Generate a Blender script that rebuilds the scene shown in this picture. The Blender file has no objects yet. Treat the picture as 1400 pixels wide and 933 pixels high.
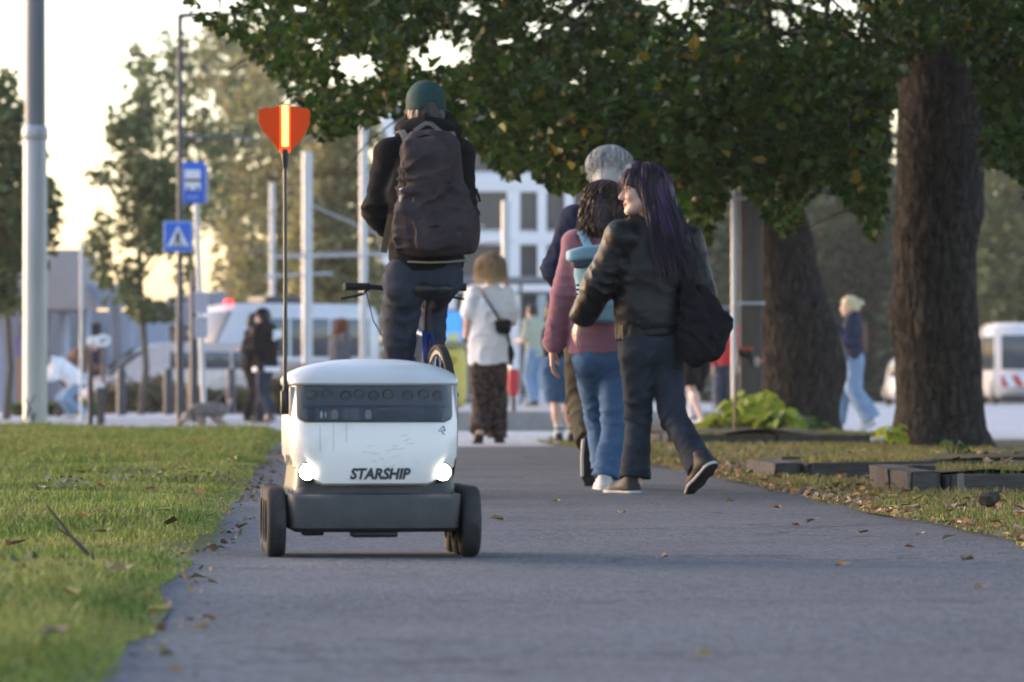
import bpy, bmesh, math, random
import numpy as np
from mathutils import Vector, Matrix, Euler

random.seed(7)
RNG = np.random.default_rng(7)
SC = bpy.context.scene
COL = SC.collection
PI = math.pi

# ------------------------------------------------------------------ camera
CAM_H = 0.48            # lens height above the path
FPX = 6000.0            # focal length in photo pixels (photo is 1400 wide)
HOR = 534.0             # horizon row in the photo
cam = bpy.data.objects.new('camera', bpy.data.cameras.new('camera'))
COL.objects.link(cam)
cam.location = (0, 0, CAM_H)
cam.rotation_euler = (PI / 2, 0, 0)
cam.data.sensor_width = 36.0
cam.data.lens = 36.0 * FPX / 1400.0
cam.data.shift_y = (HOR - 466.5) / 1400.0
cam.data.clip_start = 0.5
cam.data.clip_end = 6000
cam.data.dof.use_dof = True
cam.data.dof.focus_distance = 15.4
cam.data.dof.aperture_fstop = 5.6
cam.data.dof.aperture_blades = 7
SC.camera = cam

# ------------------------------------------------------------------ light
SUN_EL, SUN_AZ = math.radians(10.5), math.radians(-64.0)     # low evening sun, ahead and to the left
w = bpy.data.worlds.new('World'); SC.world = w; w.use_nodes = True
nt = w.node_tree; nt.nodes.clear()
sky = nt.nodes.new('ShaderNodeTexSky'); sky.sky_type = 'NISHITA'; sky.sun_disc = False
sky.sun_elevation = SUN_EL; sky.sun_rotation = SUN_AZ
sky.air_density = 1.0; sky.dust_density = 1.6; sky.ozone_density = 1.7
bg = nt.nodes.new('ShaderNodeBackground'); bg.inputs['Strength'].default_value = 0.13
out = nt.nodes.new('ShaderNodeOutputWorld')
tint = nt.nodes.new('ShaderNodeMix'); tint.data_type = 'RGBA'; tint.blend_type = 'MULTIPLY'; tint.inputs[0].default_value = 1.0; tint.inputs[7].default_value = (1.08, .95, .94, 1)   # even warm tint on the whole sky, like a white balance
nt.links.new(sky.outputs[0], tint.inputs[6]); nt.links.new(tint.outputs[2], bg.inputs['Color']); nt.links.new(bg.outputs[0], out.inputs[0])
sl = bpy.data.lights.new('sun', 'SUN'); sl.energy = 0.25; sl.angle = math.radians(25); sl.color = (1.0, .82, .66)
sun = bpy.data.objects.new('sun', sl); COL.objects.link(sun)
sd = Vector((math.sin(SUN_AZ) * math.cos(SUN_EL), math.cos(SUN_AZ) * math.cos(SUN_EL), math.sin(SUN_EL)))
sun.rotation_euler = (-sd).to_track_quat('-Z', 'Y').to_euler()
sun.location = (0, 0, 30)
SC.view_settings.view_transform = 'Standard'
SC.view_settings.look = 'None'
SC.view_settings.gamma = 1.0
SC.view_settings.use_curve_mapping = False
SC.view_settings.exposure = 2.25
SC.cycles.use_denoising = True
try: SC.cycles.denoiser = 'OPENIMAGEDENOISE'
except Exception: pass
SC.cycles.max_bounces = 6; SC.cycles.transparent_max_bounces = 12
SC.cycles.diffuse_bounces = 3; SC.cycles.glossy_bounces = 3
SC.cycles.sample_clamp_indirect = 6.0
SC.cycles.caustics_reflective = False; SC.cycles.caustics_refractive = False

# ------------------------------------------------------------------ helpers
def gdist(py): return CAM_H * FPX / (py - HOR)              # distance of a ground point seen at photo row py
def at(px, py, d): return Vector(((px - 700) * d / FPX, d, CAM_H + (HOR - py) * d / FPX))
def gpt(px, py):
    d = gdist(py); return Vector(((px - 700) * d / FPX, d, 0))

def tag(o, label=None, cat=None, group=None, kind=None):
    if label: o['label'] = label
    if cat: o['category'] = cat
    if group: o['group'] = group
    if kind: o['kind'] = kind
    return o

def empty(name, loc=(0, 0, 0), rz=0.0):
    o = bpy.data.objects.new(name, None); COL.objects.link(o)
    o.location = loc; o.rotation_euler = (0, 0, rz); o.empty_display_size = .1
    return o

def link(name, me, mat=None, parent=None, smooth=False):
    o = bpy.data.objects.new(name, me); COL.objects.link(o)
    if mat is not None:
        for m in (mat if isinstance(mat, (list, tuple)) else [mat]): me.materials.append(m)
    if smooth and len(me.polygons):
        me.polygons.foreach_set('use_smooth', np.ones(len(me.polygons), dtype=bool))
    if parent is not None: o.parent = parent
    return o

def copy_tree(o, parent=None):
    c = o.copy(); COL.objects.link(c)
    if parent is not None: c.parent = parent
    for ch in list(o.children): copy_tree(ch, c)
    return c

class MB:
    """collects verts / faces of one mesh"""
    def __init__(s): s.v = []; s.f = []; s.m = []
    def _add(s, vs, fs, mi=0):
        n = len(s.v); s.v += [tuple(v) for v in vs]
        for f in fs: s.f.append(tuple(i + n for i in f)); s.m.append(mi)
        return s
    def box(s, c, d, rot=None, mi=0, taper=1.0):
        hx, hy, hz = d[0] / 2, d[1] / 2, d[2] / 2
        vs = []
        for z, t in ((-hz, 1.0), (hz, taper)):
            for x, y in ((-hx, -hy), (hx, -hy), (hx, hy), (-hx, hy)): vs.append(Vector((x * t, y * t, z)))
        if rot is not None: vs = [rot @ v for v in vs]
        vs = [v + Vector(c) for v in vs]
        return s._add(vs, [(3, 2, 1, 0), (4, 5, 6, 7), (0, 1, 5, 4), (1, 2, 6, 5), (2, 3, 7, 6), (3, 0, 4, 7)], mi)
    def bbox(s, c, d, b=.01, rot=None, mi=0):
        """box with chamfered edges"""
        bm = bmesh.new(); bmesh.ops.create_cube(bm, size=1)
        for v in bm.verts: v.co = Vector((v.co.x * d[0], v.co.y * d[1], v.co.z * d[2]))
        bmesh.ops.bevel(bm, geom=list(bm.edges), offset=b, segments=2, affect='EDGES', profile=.5)
        bm.verts.index_update()
        vs = [(rot @ v.co if rot is not None else v.co) + Vector(c) for v in bm.verts]
        fs = [[v.index for v in f.verts] for f in bm.faces]; bm.free()
        return s._add(vs, fs, mi)
    def tube(s, pts, rad, n=8, mi=0, caps=True, flat=1.0, up=None):
        pts = [Vector(p) for p in pts]
        if not isinstance(rad, (list, tuple)): rad = [rad] * len(pts)
        rings = []; prev = None
        for i, p in enumerate(pts):
            t = (pts[min(i + 1, len(pts) - 1)] - pts[max(i - 1, 0)]).normalized()
            if prev is None:
                a = Vector(up) if up is not None else (Vector((0, 0, 1)) if abs(t.z) < .9 else Vector((1, 0, 0)))
            else: a = prev
            a = (a - t * a.dot(t)).normalized(); b = t.cross(a); prev = a
            rings.append([p + a * (math.cos(2 * PI * k / n) * rad[i] * flat) + b * (math.sin(2 * PI * k / n) * rad[i]) for k in range(n)])
        vs = [v for r in rings for v in r]; fs = []
        for i in range(len(rings) - 1):
            for k in range(n):
                k2 = (k + 1) % n
                fs.append((i * n + k, i * n + k2, (i + 1) * n + k2, (i + 1) * n + k))
        if caps:
            fs.append(tuple(range(n - 1, -1, -1))); fs.append(tuple((len(rings) - 1) * n + k for k in range(n)))
        return s._add(vs, fs, mi)
    def lathe(s, prof, c=(0, 0, 0), axis='Z', n=24, mi=0, rot=None):
        """prof: (r, h) pairs turned about an axis"""
        vs = []
        for r, h in prof:
            for k in range(n):
                a = 2 * PI * k / n; x, y = r * math.cos(a), r * math.sin(a)
                v = Vector((x, y, h)) if axis == 'Z' else (Vector((h, x, y)) if axis == 'X' else Vector((y, h, x)))
                if rot is not None: v = rot @ v
                vs.append(v + Vector(c))
        fs = []
        for i in range(len(prof) - 1):
            for k in range(n):
                k2 = (k + 1) % n; fs.append((i * n + k, i * n + k2, (i + 1) * n + k2, (i + 1) * n + k))
        return s._add(vs, fs, mi)
    def poly(s, pts, mi=0): return s._add(pts, [tuple(range(len(pts)))], mi)
    def prism(s, outline, axis_vec, mi=0):
        """outline: list of 3D points (planar), extruded by axis_vec"""
        n = len(outline); a = [Vector(p) for p in outline]; b = [p + Vector(axis_vec) for p in a]
        fs = [tuple(range(n - 1, -1, -1)), tuple(range(n, 2 * n))] + [(i, (i + 1) % n, n + (i + 1) % n, n + i) for i in range(n)]
        return s._add(a + b, fs, mi)
    def mesh(s, name):
        me = bpy.data.meshes.new(name); me.from_pydata([tuple(v) for v in s.v], [], s.f)
        if any(s.m): me.polygons.foreach_set('material_index', s.m)
        me.update(); return me
    def build(s, name, mat, parent=None, smooth=False, normals=True):
        me = s.mesh(name)
        if normals:
            bm = bmesh.new(); bm.from_mesh(me); bmesh.ops.recalc_face_normals(bm, faces=bm.faces[:]); bm.to_mesh(me); bm.free()
        o = link(name, me, mat, parent, smooth)
        if smooth:
            try: me.set_sharp_from_angle(angle=math.radians(40))
            except Exception: pass
        return o

def np_mesh(name, V, F, mat, parent=None, smooth=False, mi=None):
    """fast mesh from arrays; F is (n,3) or (n,4)"""
    V = np.asarray(V, np.float32); F = np.asarray(F, np.int32); k = F.shape[1]
    me = bpy.data.meshes.new(name)
    me.vertices.add(len(V)); me.vertices.foreach_set('co', V.ravel())
    me.loops.add(F.size); me.loops.foreach_set('vertex_index', F.ravel())
    me.polygons.add(len(F)); me.polygons.foreach_set('loop_start', np.arange(0, F.size, k, dtype=np.int32))
    o = link(name, me, mat, parent)
    if smooth: me.polygons.foreach_set('use_smooth', np.ones(len(F), dtype=bool))
    if mi is not None: me.polygons.foreach_set('material_index', np.asarray(mi, np.int32))
    me.update(calc_edges=True); return o

# ------------------------------------------------------------------ materials
def _n(nt, t, **kw):
    n = nt.nodes.new(t)
    for k, v in kw.items():
        if k in n.inputs: n.inputs[k].default_value = v
        else: setattr(n, k, v)
    return n

_MATS = {}
def M(name, col, rough=.7, var=.12, scale=12.0, bump=0.0, bscale=60.0, metal=0.0, spec=.5, col2=None, coat=0.0,
      sheen=0.0, detail=4, stretch=None, emis=None, estr=0.0, trans=0.0, per_obj=0.0, contrast=.5, island=0.0, pts=(.3, .7)):
    if name in _MATS: return _MATS[name]
    m = bpy.data.materials.new(name); m.use_nodes = True; _MATS[name] = m
    nt = m.node_tree; p = nt.nodes['Principled BSDF']; L = nt.links.new
    c = Vector(col[:3])
    p.inputs['Roughness'].default_value = rough; p.inputs['Metallic'].default_value = metal
    p.inputs['Specular IOR Level'].default_value = spec; p.inputs['Coat Weight'].default_value = coat
    p.inputs['Sheen Weight'].default_value = sheen
    if sheen: p.inputs['Sheen Roughness'].default_value = .5
    tc = _n(nt, 'ShaderNodeTexCoord'); vec = tc.outputs['Object']
    if stretch:
        mp = _n(nt, 'ShaderNodeMapping'); mp.inputs['Scale'].default_value = stretch; L(vec, mp.inputs[0]); vec = mp.outputs[0]
    nz = _n(nt, 'ShaderNodeTexNoise', Scale=scale, Detail=detail, Roughness=.6); L(vec, nz.inputs['Vector'])
    rp = _n(nt, 'ShaderNodeValToRGB'); e = rp.color_ramp.elements
    e[0].position, e[1].position = pts
    a = c * (1 - var); b = Vector([min(1, x) for x in (c * (1 + var))]) if col2 is None else Vector(col2[:3])
    if col2 is not None: a = c
    e[0].color = (*a, 1); e[1].color = (*b, 1)
    L(nz.outputs['Fac'], rp.inputs[0]); colout = rp.outputs[0]
    if per_obj or island:
        if island:
            g = _n(nt, 'ShaderNodeNewGeometry'); rnd = g.outputs['Random Per Island']
        else:
            oi = _n(nt, 'ShaderNodeObjectInfo'); rnd = oi.outputs['Random']
        k = island or per_obj
        mr = _n(nt, 'ShaderNodeMapRange'); mr.inputs[3].default_value = 1 - k; mr.inputs[4].default_value = 1 + k
        L(rnd, mr.inputs[0])
        hs = _n(nt, 'ShaderNodeHueSaturation'); L(mr.outputs[0], hs.inputs['Value']); L(colout, hs.inputs['Color'])
        mh = _n(nt, 'ShaderNodeMapRange'); mh.inputs[3].default_value = .5 - k * .06; mh.inputs[4].default_value = .5 + k * .06
        mo = _n(nt, 'ShaderNodeMath', operation='FRACT'); mm = _n(nt, 'ShaderNodeMath', operation='MULTIPLY'); mm.inputs[1].default_value = 17.31
        L(rnd, mm.inputs[0]); L(mm.outputs[0], mo.inputs[0]); L(mo.outputs[0], mh.inputs[0]); L(mh.outputs[0], hs.inputs['Hue'])
        colout = hs.outputs[0]
    L(colout, p.inputs['Base Color'])
    if bump:
        bn = _n(nt, 'ShaderNodeTexNoise', Scale=bscale, Detail=5, Roughness=.65); L(vec, bn.inputs['Vector'])
        bp = _n(nt, 'ShaderNodeBump', Strength=min(1.0, bump), Distance=.01 * max(1, bump)); L(bn.outputs['Fac'], bp.inputs['Height'])
        L(bp.outputs[0], p.inputs['Normal'])
    if emis: p.inputs['Emission Color'].default_value = (*emis[:3], 1); p.inputs['Emission Strength'].default_value = estr
    if trans:      # leaf-like translucency
        tr = _n(nt, 'ShaderNodeBsdfTranslucent'); L(colout, tr.inputs['Color'])
        mx = _n(nt, 'ShaderNodeMixShader'); mx.inputs[0].default_value = trans
        L(p.outputs[0], mx.inputs[1]); L(tr.outputs[0], mx.inputs[2]); L(mx.outputs[0], nt.nodes['Material Output'].inputs[0])
    return m

def glass_mat(name, tint=(.9, .95, .95), rough=.05, clear=.7, ior=1.5):
    if name in _MATS: return _MATS[name]
    m = bpy.data.materials.new(name); m.use_nodes = True; _MATS[name] = m
    nt = m.node_tree; nt.nodes.clear(); L = nt.links.new
    tr = _n(nt, 'ShaderNodeBsdfTransparent'); tr.inputs[0].default_value = (*[x * clear for x in tint], 1)
    gl = _n(nt, 'ShaderNodeBsdfGlossy'); gl.inputs['Roughness'].default_value = rough
    fr = _n(nt, 'ShaderNodeFresnel'); fr.inputs[0].default_value = ior
    mx = _n(nt, 'ShaderNodeMixShader'); L(fr.outputs[0], mx.inputs[0]); L(tr.outputs[0], mx.inputs[1]); L(gl.outputs[0], mx.inputs[2])
    o = _n(nt, 'ShaderNodeOutputMaterial'); L(mx.outputs[0], o.inputs[0]); return m

# ------------------------------------------------------------------ implicit surfaces (smooth-blended solids -> one continuous mesh)
def _noise3(P, f, seed=0):
    """value noise at points P (…,3), frequency vector f"""
    q = P * np.asarray(f, np.float32) + 31.7 * (seed + 1)
    i = np.floor(q).astype(np.int64); t = (q - i).astype(np.float32); t = t * t * (3 - 2 * t)
    def h(ix, iy, iz):
        n = (ix * 374761393 + iy * 668265263 + iz * 2147483647 + seed * 1442695) & 0xffffffff
        n = ((n ^ (n >> 13)) * 1274126177) & 0xffffffff
        return ((n ^ (n >> 16)) & 0xffff).astype(np.float32) / 65535.0
    r = 0
    for a in (0, 1):
        for b in (0, 1):
            for c in (0, 1):
                wgt = (t[..., 0] if a else 1 - t[..., 0]) * (t[..., 1] if b else 1 - t[..., 1]) * (t[..., 2] if c else 1 - t[..., 2])
                r = r + wgt * h(i[..., 0] + a, i[..., 1] + b, i[..., 2] + c)
    return r * 2 - 1

class Vol:
    def __init__(s, lo, hi, h):
        s.lo = np.array(lo, np.float32); s.h = h
        n = np.ceil((np.array(hi) - s.lo) / h).astype(int) + 1; s.n = n
        s.ax = [s.lo[i] + np.arange(n[i], dtype=np.float32) * h for i in range(3)]
        s.d = np.full(tuple(n), .25, np.float32)
    def _sl(s, lo, hi):
        a = np.clip(np.floor((np.array(lo) - s.lo) / s.h).astype(int), 0, s.n); b = np.clip(np.ceil((np.array(hi) - s.lo) / s.h).astype(int) + 1, 0, s.n)
        return tuple(slice(int(a[i]), int(b[i])) for i in range(3))
    def _P(s, sl):
        g = np.meshgrid(*[s.ax[i][sl[i]] for i in range(3)], indexing='ij'); return np.stack(g, -1)
    def _op(s, sl, v, k, mode):
        D = s.d[sl]
        if mode == 'add':
            r = np.minimum(D, v)
            if k: hh = np.maximum(k - np.abs(D - v), 0) / k; r = r - hh * hh * k * .25
        else:
            v = -v if mode == 'sub' else v
            r = np.maximum(D, v)
            if k: hh = np.maximum(k - np.abs(D - v), 0) / k; r = r + hh * hh * k * .25
        s.d[sl] = r
    def cone(s, a, b, ra, rb, k=.02, flat=None, mode='add'):
        a = np.array(a, np.float32); b = np.array(b, np.float32); R = max(ra, rb) * (max(1, flat[1]) if flat else 1) + k + 3 * s.h
        sl = s._sl(np.minimum(a, b) - R, np.maximum(a, b) + R); P = s._P(sl)
        if P.size == 0: return s
        ba = b - a; L2 = max(1e-9, float(ba @ ba)); t = np.clip(((P - a) @ ba) / L2, 0, 1)
        q = P - a - t[..., None] * ba
        if flat:
            n = np.array(flat[0], np.float32); n /= np.linalg.norm(n); qn = q @ n
            q = q + (qn * (1 / flat[1] - 1))[..., None] * n
        v = np.linalg.norm(q, axis=-1) - (ra + (rb - ra) * t)
        if flat: v *= min(1.0, flat[1] * .5 + .5)
        s._op(sl, v.astype(np.float32), k, mode); return s
    def chain(s, pts, rad, k=.02, flat=None, mode='add'):
        for i in range(len(pts) - 1): s.cone(pts[i], pts[i + 1], rad[i], rad[i + 1], k, flat, mode)
        return s
    def ell(s, c, r, rot=None, k=.02, mode='add', n=2.0):
        """ellipsoid; rot = 3x3 rows are local axes"""
        c = np.array(c, np.float32); r = np.array(r, np.float32); R = float(r.max()) + k + 3 * s.h
        sl = s._sl(c - R, c + R); P = s._P(sl) - c
        if P.size == 0: return s
        if rot is not None: P = P @ np.asarray(rot, np.float32).T
        q = np.abs(P / r)
        m = (q[..., 0] ** n + q[..., 1] ** n + q[..., 2] ** n) ** (1 / n)
        g = np.sqrt(((P / (r * r)) ** 2).sum(-1)) + 1e-9
        v = (m - 1) * m / g if n == 2.0 else (m - 1) * float(r.min())
        s._op(sl, np.clip(v, -1, 1).astype(np.float32), k, mode); return s
    def plane(s, p, n, k=.006, box=None):
        """keep the side the normal points away from"""
        n = np.array(n, np.float32); n /= np.linalg.norm(n); sl = s._sl(*box) if box else (slice(None),) * 3
        P = s._P(sl); s._op(sl, ((P - np.array(p, np.float32)) @ n).astype(np.float32), k, 'int'); return s
    def wrinkle(s, amp, f, seed=0, ridged=True, box=None, warp=0.0):
        sl = s._sl(*box) if box else (slice(None),) * 3
        D = s.d[sl]; idx = np.abs(D) < .035
        P = s._P(sl)[idx]
        if warp: P = P + warp * np.stack([_noise3(P, (5, 5, 5), seed + 9 + j) for j in range(3)], -1)
        n = _noise3(P, f, seed)
        if ridged: n = 2 * (1 - np.abs(n)) ** 2.2 - .9
        n = n + .4 * _noise3(P, np.array(f) * 2.3, seed + 3)
        D[idx] -= amp * n.astype(np.float32); s.d[sl] = D; return s
    def folds(s, c, axis, amp=.006, wl=.045, R=.12, seed=0, warp=.03):
        """cloth creases that run round a limb near a joint"""
        c = np.array(c, np.float32); sl = s._sl(c - R * 2, c + R * 2); D = s.d[sl]
        if D.size == 0: return s
        idx = np.abs(D) < .035; P = s._P(sl)[idx]; a = np.array(axis, np.float32); a /= np.linalg.norm(a) + 1e-9
        q = P - c; g_ = np.exp(-(q * q).sum(-1) / (R * R))
        t = q @ a + warp * _noise3(P, (9, 9, 9), seed) + .012 * _noise3(P, (22, 22, 22), seed + 1)
        w_ = np.abs(np.sin(t * PI / wl)); D[idx] -= amp * g_ * ((1 - w_) ** 1.5 * 1.6 - .5) * (.6 + .8 * _noise3(P, (7, 7, 7), seed + 2)); s.d[sl] = D; return s
    def surf(s):
        d = s.d.copy(); d[0] = d[-1] = .1; d[:, 0] = d[:, -1] = .1; d[:, :, 0] = d[:, :, -1] = .1
        ins = d < 0; nx, ny, nz = d.shape
        acc = np.zeros((nx - 1, ny - 1, nz - 1, 3), np.float32); cnt = np.zeros((nx - 1, ny - 1, nz - 1), np.float32)
        quads = []
        for ax in range(3):
            o = [(slice(0, -1) if i == ax else slice(None)) for i in range(3)]; o2 = [(slice(1, None) if i == ax else slice(None)) for i in range(3)]
            A, B = d[tuple(o)], d[tuple(o2)]; cr = ins[tuple(o)] != ins[tuple(o2)]
            e = np.argwhere(cr)
            if len(e) == 0: continue
            va, vb = A[cr], B[cr]; t = va / (va - vb)
            p = e.astype(np.float32); p[:, ax] += t
            u, v = [i for i in range(3) if i != ax]
            cells = []
            for du in (-1, 0):
                for dv in (-1, 0):
                    c = e.copy(); c[:, u] += du; c[:, v] += dv; cells.append(c)
                    ok = (c >= 0).all(1) & (c[:, 0] < nx - 1) & (c[:, 1] < ny - 1) & (c[:, 2] < nz - 1)
                    cc = c[ok]; np.add.at(acc, (cc[:, 0], cc[:, 1], cc[:, 2]), p[ok]); np.add.at(cnt, (cc[:, 0], cc[:, 1], cc[:, 2]), 1)
            flip = (va < 0)
            if ax == 1: flip = ~flip
            q = np.stack([cells[0], cells[2], cells[3], cells[1]], 1)
            q[~flip] = q[~flip][:, ::-1]
            quads.append(q)
        m = cnt > 0; ids = np.full(cnt.shape, -1, np.int64); ids[m] = np.arange(m.sum())
        V = acc[m] / cnt[m][:, None] * s.h + s.lo
        Q = np.concatenate(quads); F = ids[Q[..., 0], Q[..., 1], Q[..., 2]]; F = F[(F >= 0).all(1)]
        return V, F
    def build(s, name, mats, parent=None, paint=None):
        V, F = s.surf()
        mi = None
        if paint is not None: mi = paint(V[F].mean(1))
        return np_mesh(name, V, F, mats, parent, True, mi)
# ------------------------------------------------------------------ the ground
PS = -0.0445                                               # the path drifts left as it recedes
def left_edge(y): return -.325 + PS * y + .010 * math.sin(y * 2.3) + .010 * math.sin(y * .9 + 1) + .008 * math.sin(y * 6.1)
def right_edge(y): return 2.165 + PS * y - .0004 * (y - 13.6) ** 2 * (1 if y > 13.6 else 0) * .4 + .022 * math.sin(y * 1.7 + 2) + .02 * math.sin(y * 4.3)
PATH_END = 37.5

def asphalt(name, col, scale=1.0, rough=.86, bump=.6, crack=True):
    if name in _MATS: return _MATS[name]
    m = bpy.data.materials.new(name); m.use_nodes = True; _MATS[name] = m
    nt = m.node_tree; p = nt.nodes['Principled BSDF']; L = nt.links.new
    tc = _n(nt, 'ShaderNodeTexCoord'); P = tc.outputs['Object']
    agg = _n(nt, 'ShaderNodeTexVoronoi', Scale=95 * scale); L(P, agg.inputs['Vector'])
    fine = _n(nt, 'ShaderNodeTexNoise', Scale=150 * scale, Detail=4, Roughness=.75); L(P, fine.inputs['Vector'])
    big = _n(nt, 'ShaderNodeTexNoise', Scale=.9 * scale, Detail=6, Roughness=.6); L(P, big.inputs['Vector'])
    r1 = _n(nt, 'ShaderNodeValToRGB'); e = r1.color_ramp.elements
    c = Vector(col); e[0].position, e[1].position = .3, .72; e[0].color = (*(c * .86), 1); e[1].color = (*(c * 1.2), 1)
    L(big.outputs['Fac'], r1.inputs[0])
    r2 = _n(nt, 'ShaderNodeValToRGB'); e = r2.color_ramp.elements; e[0].color = (.25, .25, .25, 1); e[1].color = (1.9, 1.87, 1.83, 1); e[0].position = .32; e[1].position = .72
    L(fine.outputs['Fac'], r2.inputs[0])
    mx = _n(nt, 'ShaderNodeMix', data_type='RGBA', blend_type='MULTIPLY'); mx.inputs[0].default_value = .9
    L(r1.outputs[0], mx.inputs[6]); L(r2.outputs[0], mx.inputs[7]); colout = mx.outputs[2]
    sep = _n(nt, 'ShaderNodeSeparateColor'); L(agg.outputs['Color'], sep.inputs[0]); sr = _n(nt, 'ShaderNodeMapRange'); sr.inputs[3].default_value = .4; sr.inputs[4].default_value = 1.75; L(sep.outputs[0], sr.inputs[0])
    m3 = _n(nt, 'ShaderNodeMix', data_type='RGBA', blend_type='MULTIPLY'); m3.inputs[0].default_value = .8; L(colout, m3.inputs[6]); L(sr.outputs[0], m3.inputs[7]); colout = m3.outputs[2]
    if crack:
        mp = _n(nt, 'ShaderNodeMapping'); mp.inputs['Scale'].default_value = (.22, .5, .5); L(P, mp.inputs[0])
        wn = _n(nt, 'ShaderNodeTexNoise', Scale=2.2, Detail=5); L(P, wn.inputs['Vector'])
        va = _n(nt, 'ShaderNodeMix', data_type='RGBA', blend_type='LINEAR_LIGHT'); va.inputs[0].default_value = .25; L(mp.outputs[0], va.inputs[6]); L(wn.outputs['Color'], va.inputs[7])
        vo = _n(nt, 'ShaderNodeTexVoronoi', Scale=.8, feature='DISTANCE_TO_EDGE'); L(va.outputs[2], vo.inputs['Vector'])
        mr = _n(nt, 'ShaderNodeMapRange'); mr.inputs[1].default_value = 0; mr.inputs[2].default_value = .010; mr.inputs[3].default_value = .5; mr.inputs[4].default_value = 1; L(vo.outputs['Distance'], mr.inputs[0])
        m2 = _n(nt, 'ShaderNodeMix', data_type='RGBA', blend_type='MULTIPLY'); m2.inputs[0].default_value = 1; L(colout, m2.inputs[6]); L(mr.outputs[0], m2.inputs[7]); colout = m2.outputs[2]
    L(colout, p.inputs['Base Color']); p.inputs['Roughness'].default_value = rough; p.inputs['Specular IOR Level'].default_value = .35
    bp = _n(nt, 'ShaderNodeBump', Strength=bump, Distance=.006); L(agg.outputs['Distance'], bp.inputs['Height'])
    b2 = _n(nt, 'ShaderNodeBump', Strength=.15, Distance=.03); L(big.outputs['Fac'], b2.inputs['Height']); L(bp.outputs[0], b2.inputs['Normal']); L(b2.outputs[0], p.inputs['Normal'])
    return m

ASPH = asphalt('path_asphalt', (.105, .110, .124))
ROAD = asphalt('far_paving', (.46, .455, .47), .4, .8, .3, False)
ROADD = asphalt('road_asphalt', (.30, .30, .325), .5, .8, .4, False)
CONC = M('concrete', (.27, .265, .26), .85, .2, 6, .4, 60, col2=(.36, .35, .34))
g = MB(); g.poly([(-1500, -60, 0), (1500, -60, 0), (1500, 3000, 0), (-1500, 3000, 0)])
tag(g.build('ground', ROAD), kind='structure')
# left street behind the lawn
g = MB(); g.poly([(-40, 47.2, .006), (-1.6, 47.2, .006), (-2.2, 74, .006), (-40, 74, .006)]); tag(g.build('road', ROADD), kind='structure')

def strip(edgeL, edgeR, y0, y1, z, step=.12, nx=8, bump=None):
    ys = np.arange(y0, y1 + step, step); V = []; Fq = []
    for y in ys:
        a, b = edgeL(y), edgeR(y)
        for k in range(nx + 1):
            x = a + (b - a) * k / nx; V.append((x, y, z(x, y)))
    n = nx + 1
    for i in range(len(ys) - 1):
        for k in range(nx): Fq.append((i * n + k, i * n + k + 1, (i + 1) * n + k + 1, (i + 1) * n + k))
    return V, Fq
def path_z(x, y): return .008 + .004 * math.sin(y * 1.3 + x) + .0035 * math.sin(y * 3.1 - 2 * x)
V, Fq = strip(lambda y: left_edge(y) - .25, lambda y: right_edge(y) + .4, 2, PATH_END, path_z, .15, 16)
tag(np_mesh('path', V, Fq, ASPH, None, True), kind='structure')

def lawn_z(x, y): return .028 + .018 * math.sin(x * 2.1 + y * .7) + .012 * math.sin(y * 2.4 - x * 3) + .05 * min(1, max(0, (left_edge(y) - x) / 3))
def lawnR_z(x, y): return .024 + .006 * math.sin(x * 2.7 + y * 1.1) + .004 * math.sin(y * 3.4 - x)
SOIL = M('lawn_soil', (.09, .10, .035), .95, .3, 5, .6, 80, col2=(.13, .14, .045))
SOILR = M('verge_soil', (.075, .055, .035), .95, .3, 6, .6, 80, col2=(.065, .075, .028))
V, Fq = strip(lambda y: -9.5, left_edge, 2, 46.6, lambda x, y: lawn_z(x, y) - .012 if x < left_edge(y) - .02 else .006, .25, 40)
tag(np_mesh('lawn', V, Fq, SOIL, None, True), kind='structure')
VERGE_END = 40.5
def vr(y): return 5.2
V, Fq = strip(right_edge, vr, 6, VERGE_END, lambda x, y: lawnR_z(x, y) - .005 if x > right_edge(y) + .02 else .006, .25, 24)
tag(np_mesh('verge', V, Fq, SOILR, None, True), kind='structure')

# raised planting beds framed by concrete kerbstones (corner x, near y, far x, far y)
BEDS = [(1.84, 19.46, 5.2, 20.95, .125, 'low kerbed bed nearest the camera with worn corner stones'),
        (1.46, 23.3, 5.4, 24.75, .105, 'middle kerbed bed in front of the straight tree trunk'),
        (1.42, 38.0, 3.1, 49.0, .10, 'far kerbed bed with lime green plants at the leaning tree')]
def in_bed(x, y, pad=.02): return any(a - pad - (y - b) * .0445 < x < c + pad and b - pad < y - (.22 * (x - a) if b == 23.3 else 0) < d_ + pad for a, b, c, d_, _, _ in BEDS)
KERB = M('kerb_concrete', (.060, .056, .053), .92, .3, 14, 1.0, 60, col2=(.135, .126, .118))
BEDSOIL = M('bed_soil', (.07, .05, .032), .95, .3, 14, .8, 60, col2=(.055, .06, .025))
BED_ROOTS = []
def kerb_mesh(L, w_, h_, seed):
    rg = random.Random(seed); bm = bmesh.new(); bmesh.ops.create_cube(bm, size=1)
    for v in bm.verts: v.co = Vector((v.co.x * (L - .012), v.co.y * w_, (v.co.z + .5) * h_))
    bmesh.ops.subdivide_edges(bm, edges=[e for e in bm.edges if abs(e.verts[0].co.x - e.verts[1].co.x) > .1], cuts=14)
    bmesh.ops.bevel(bm, geom=[e for e in bm.edges if len(e.link_faces) == 2 and e.calc_face_angle(0) > 1], offset=.016, segments=2, affect='EDGES')
    for v in bm.verts: v.co += Vector((rg.uniform(-1, 1), rg.uniform(-1, 1), rg.uniform(-1, .4))) * .008
    me = bpy.data.meshes.new('kerb_stone'); bm.to_mesh(me); bm.free(); me.materials.append(KERB); return me
KM = [kerb_mesh(.9, .14, 1.0, s) for s in range(4)]
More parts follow.
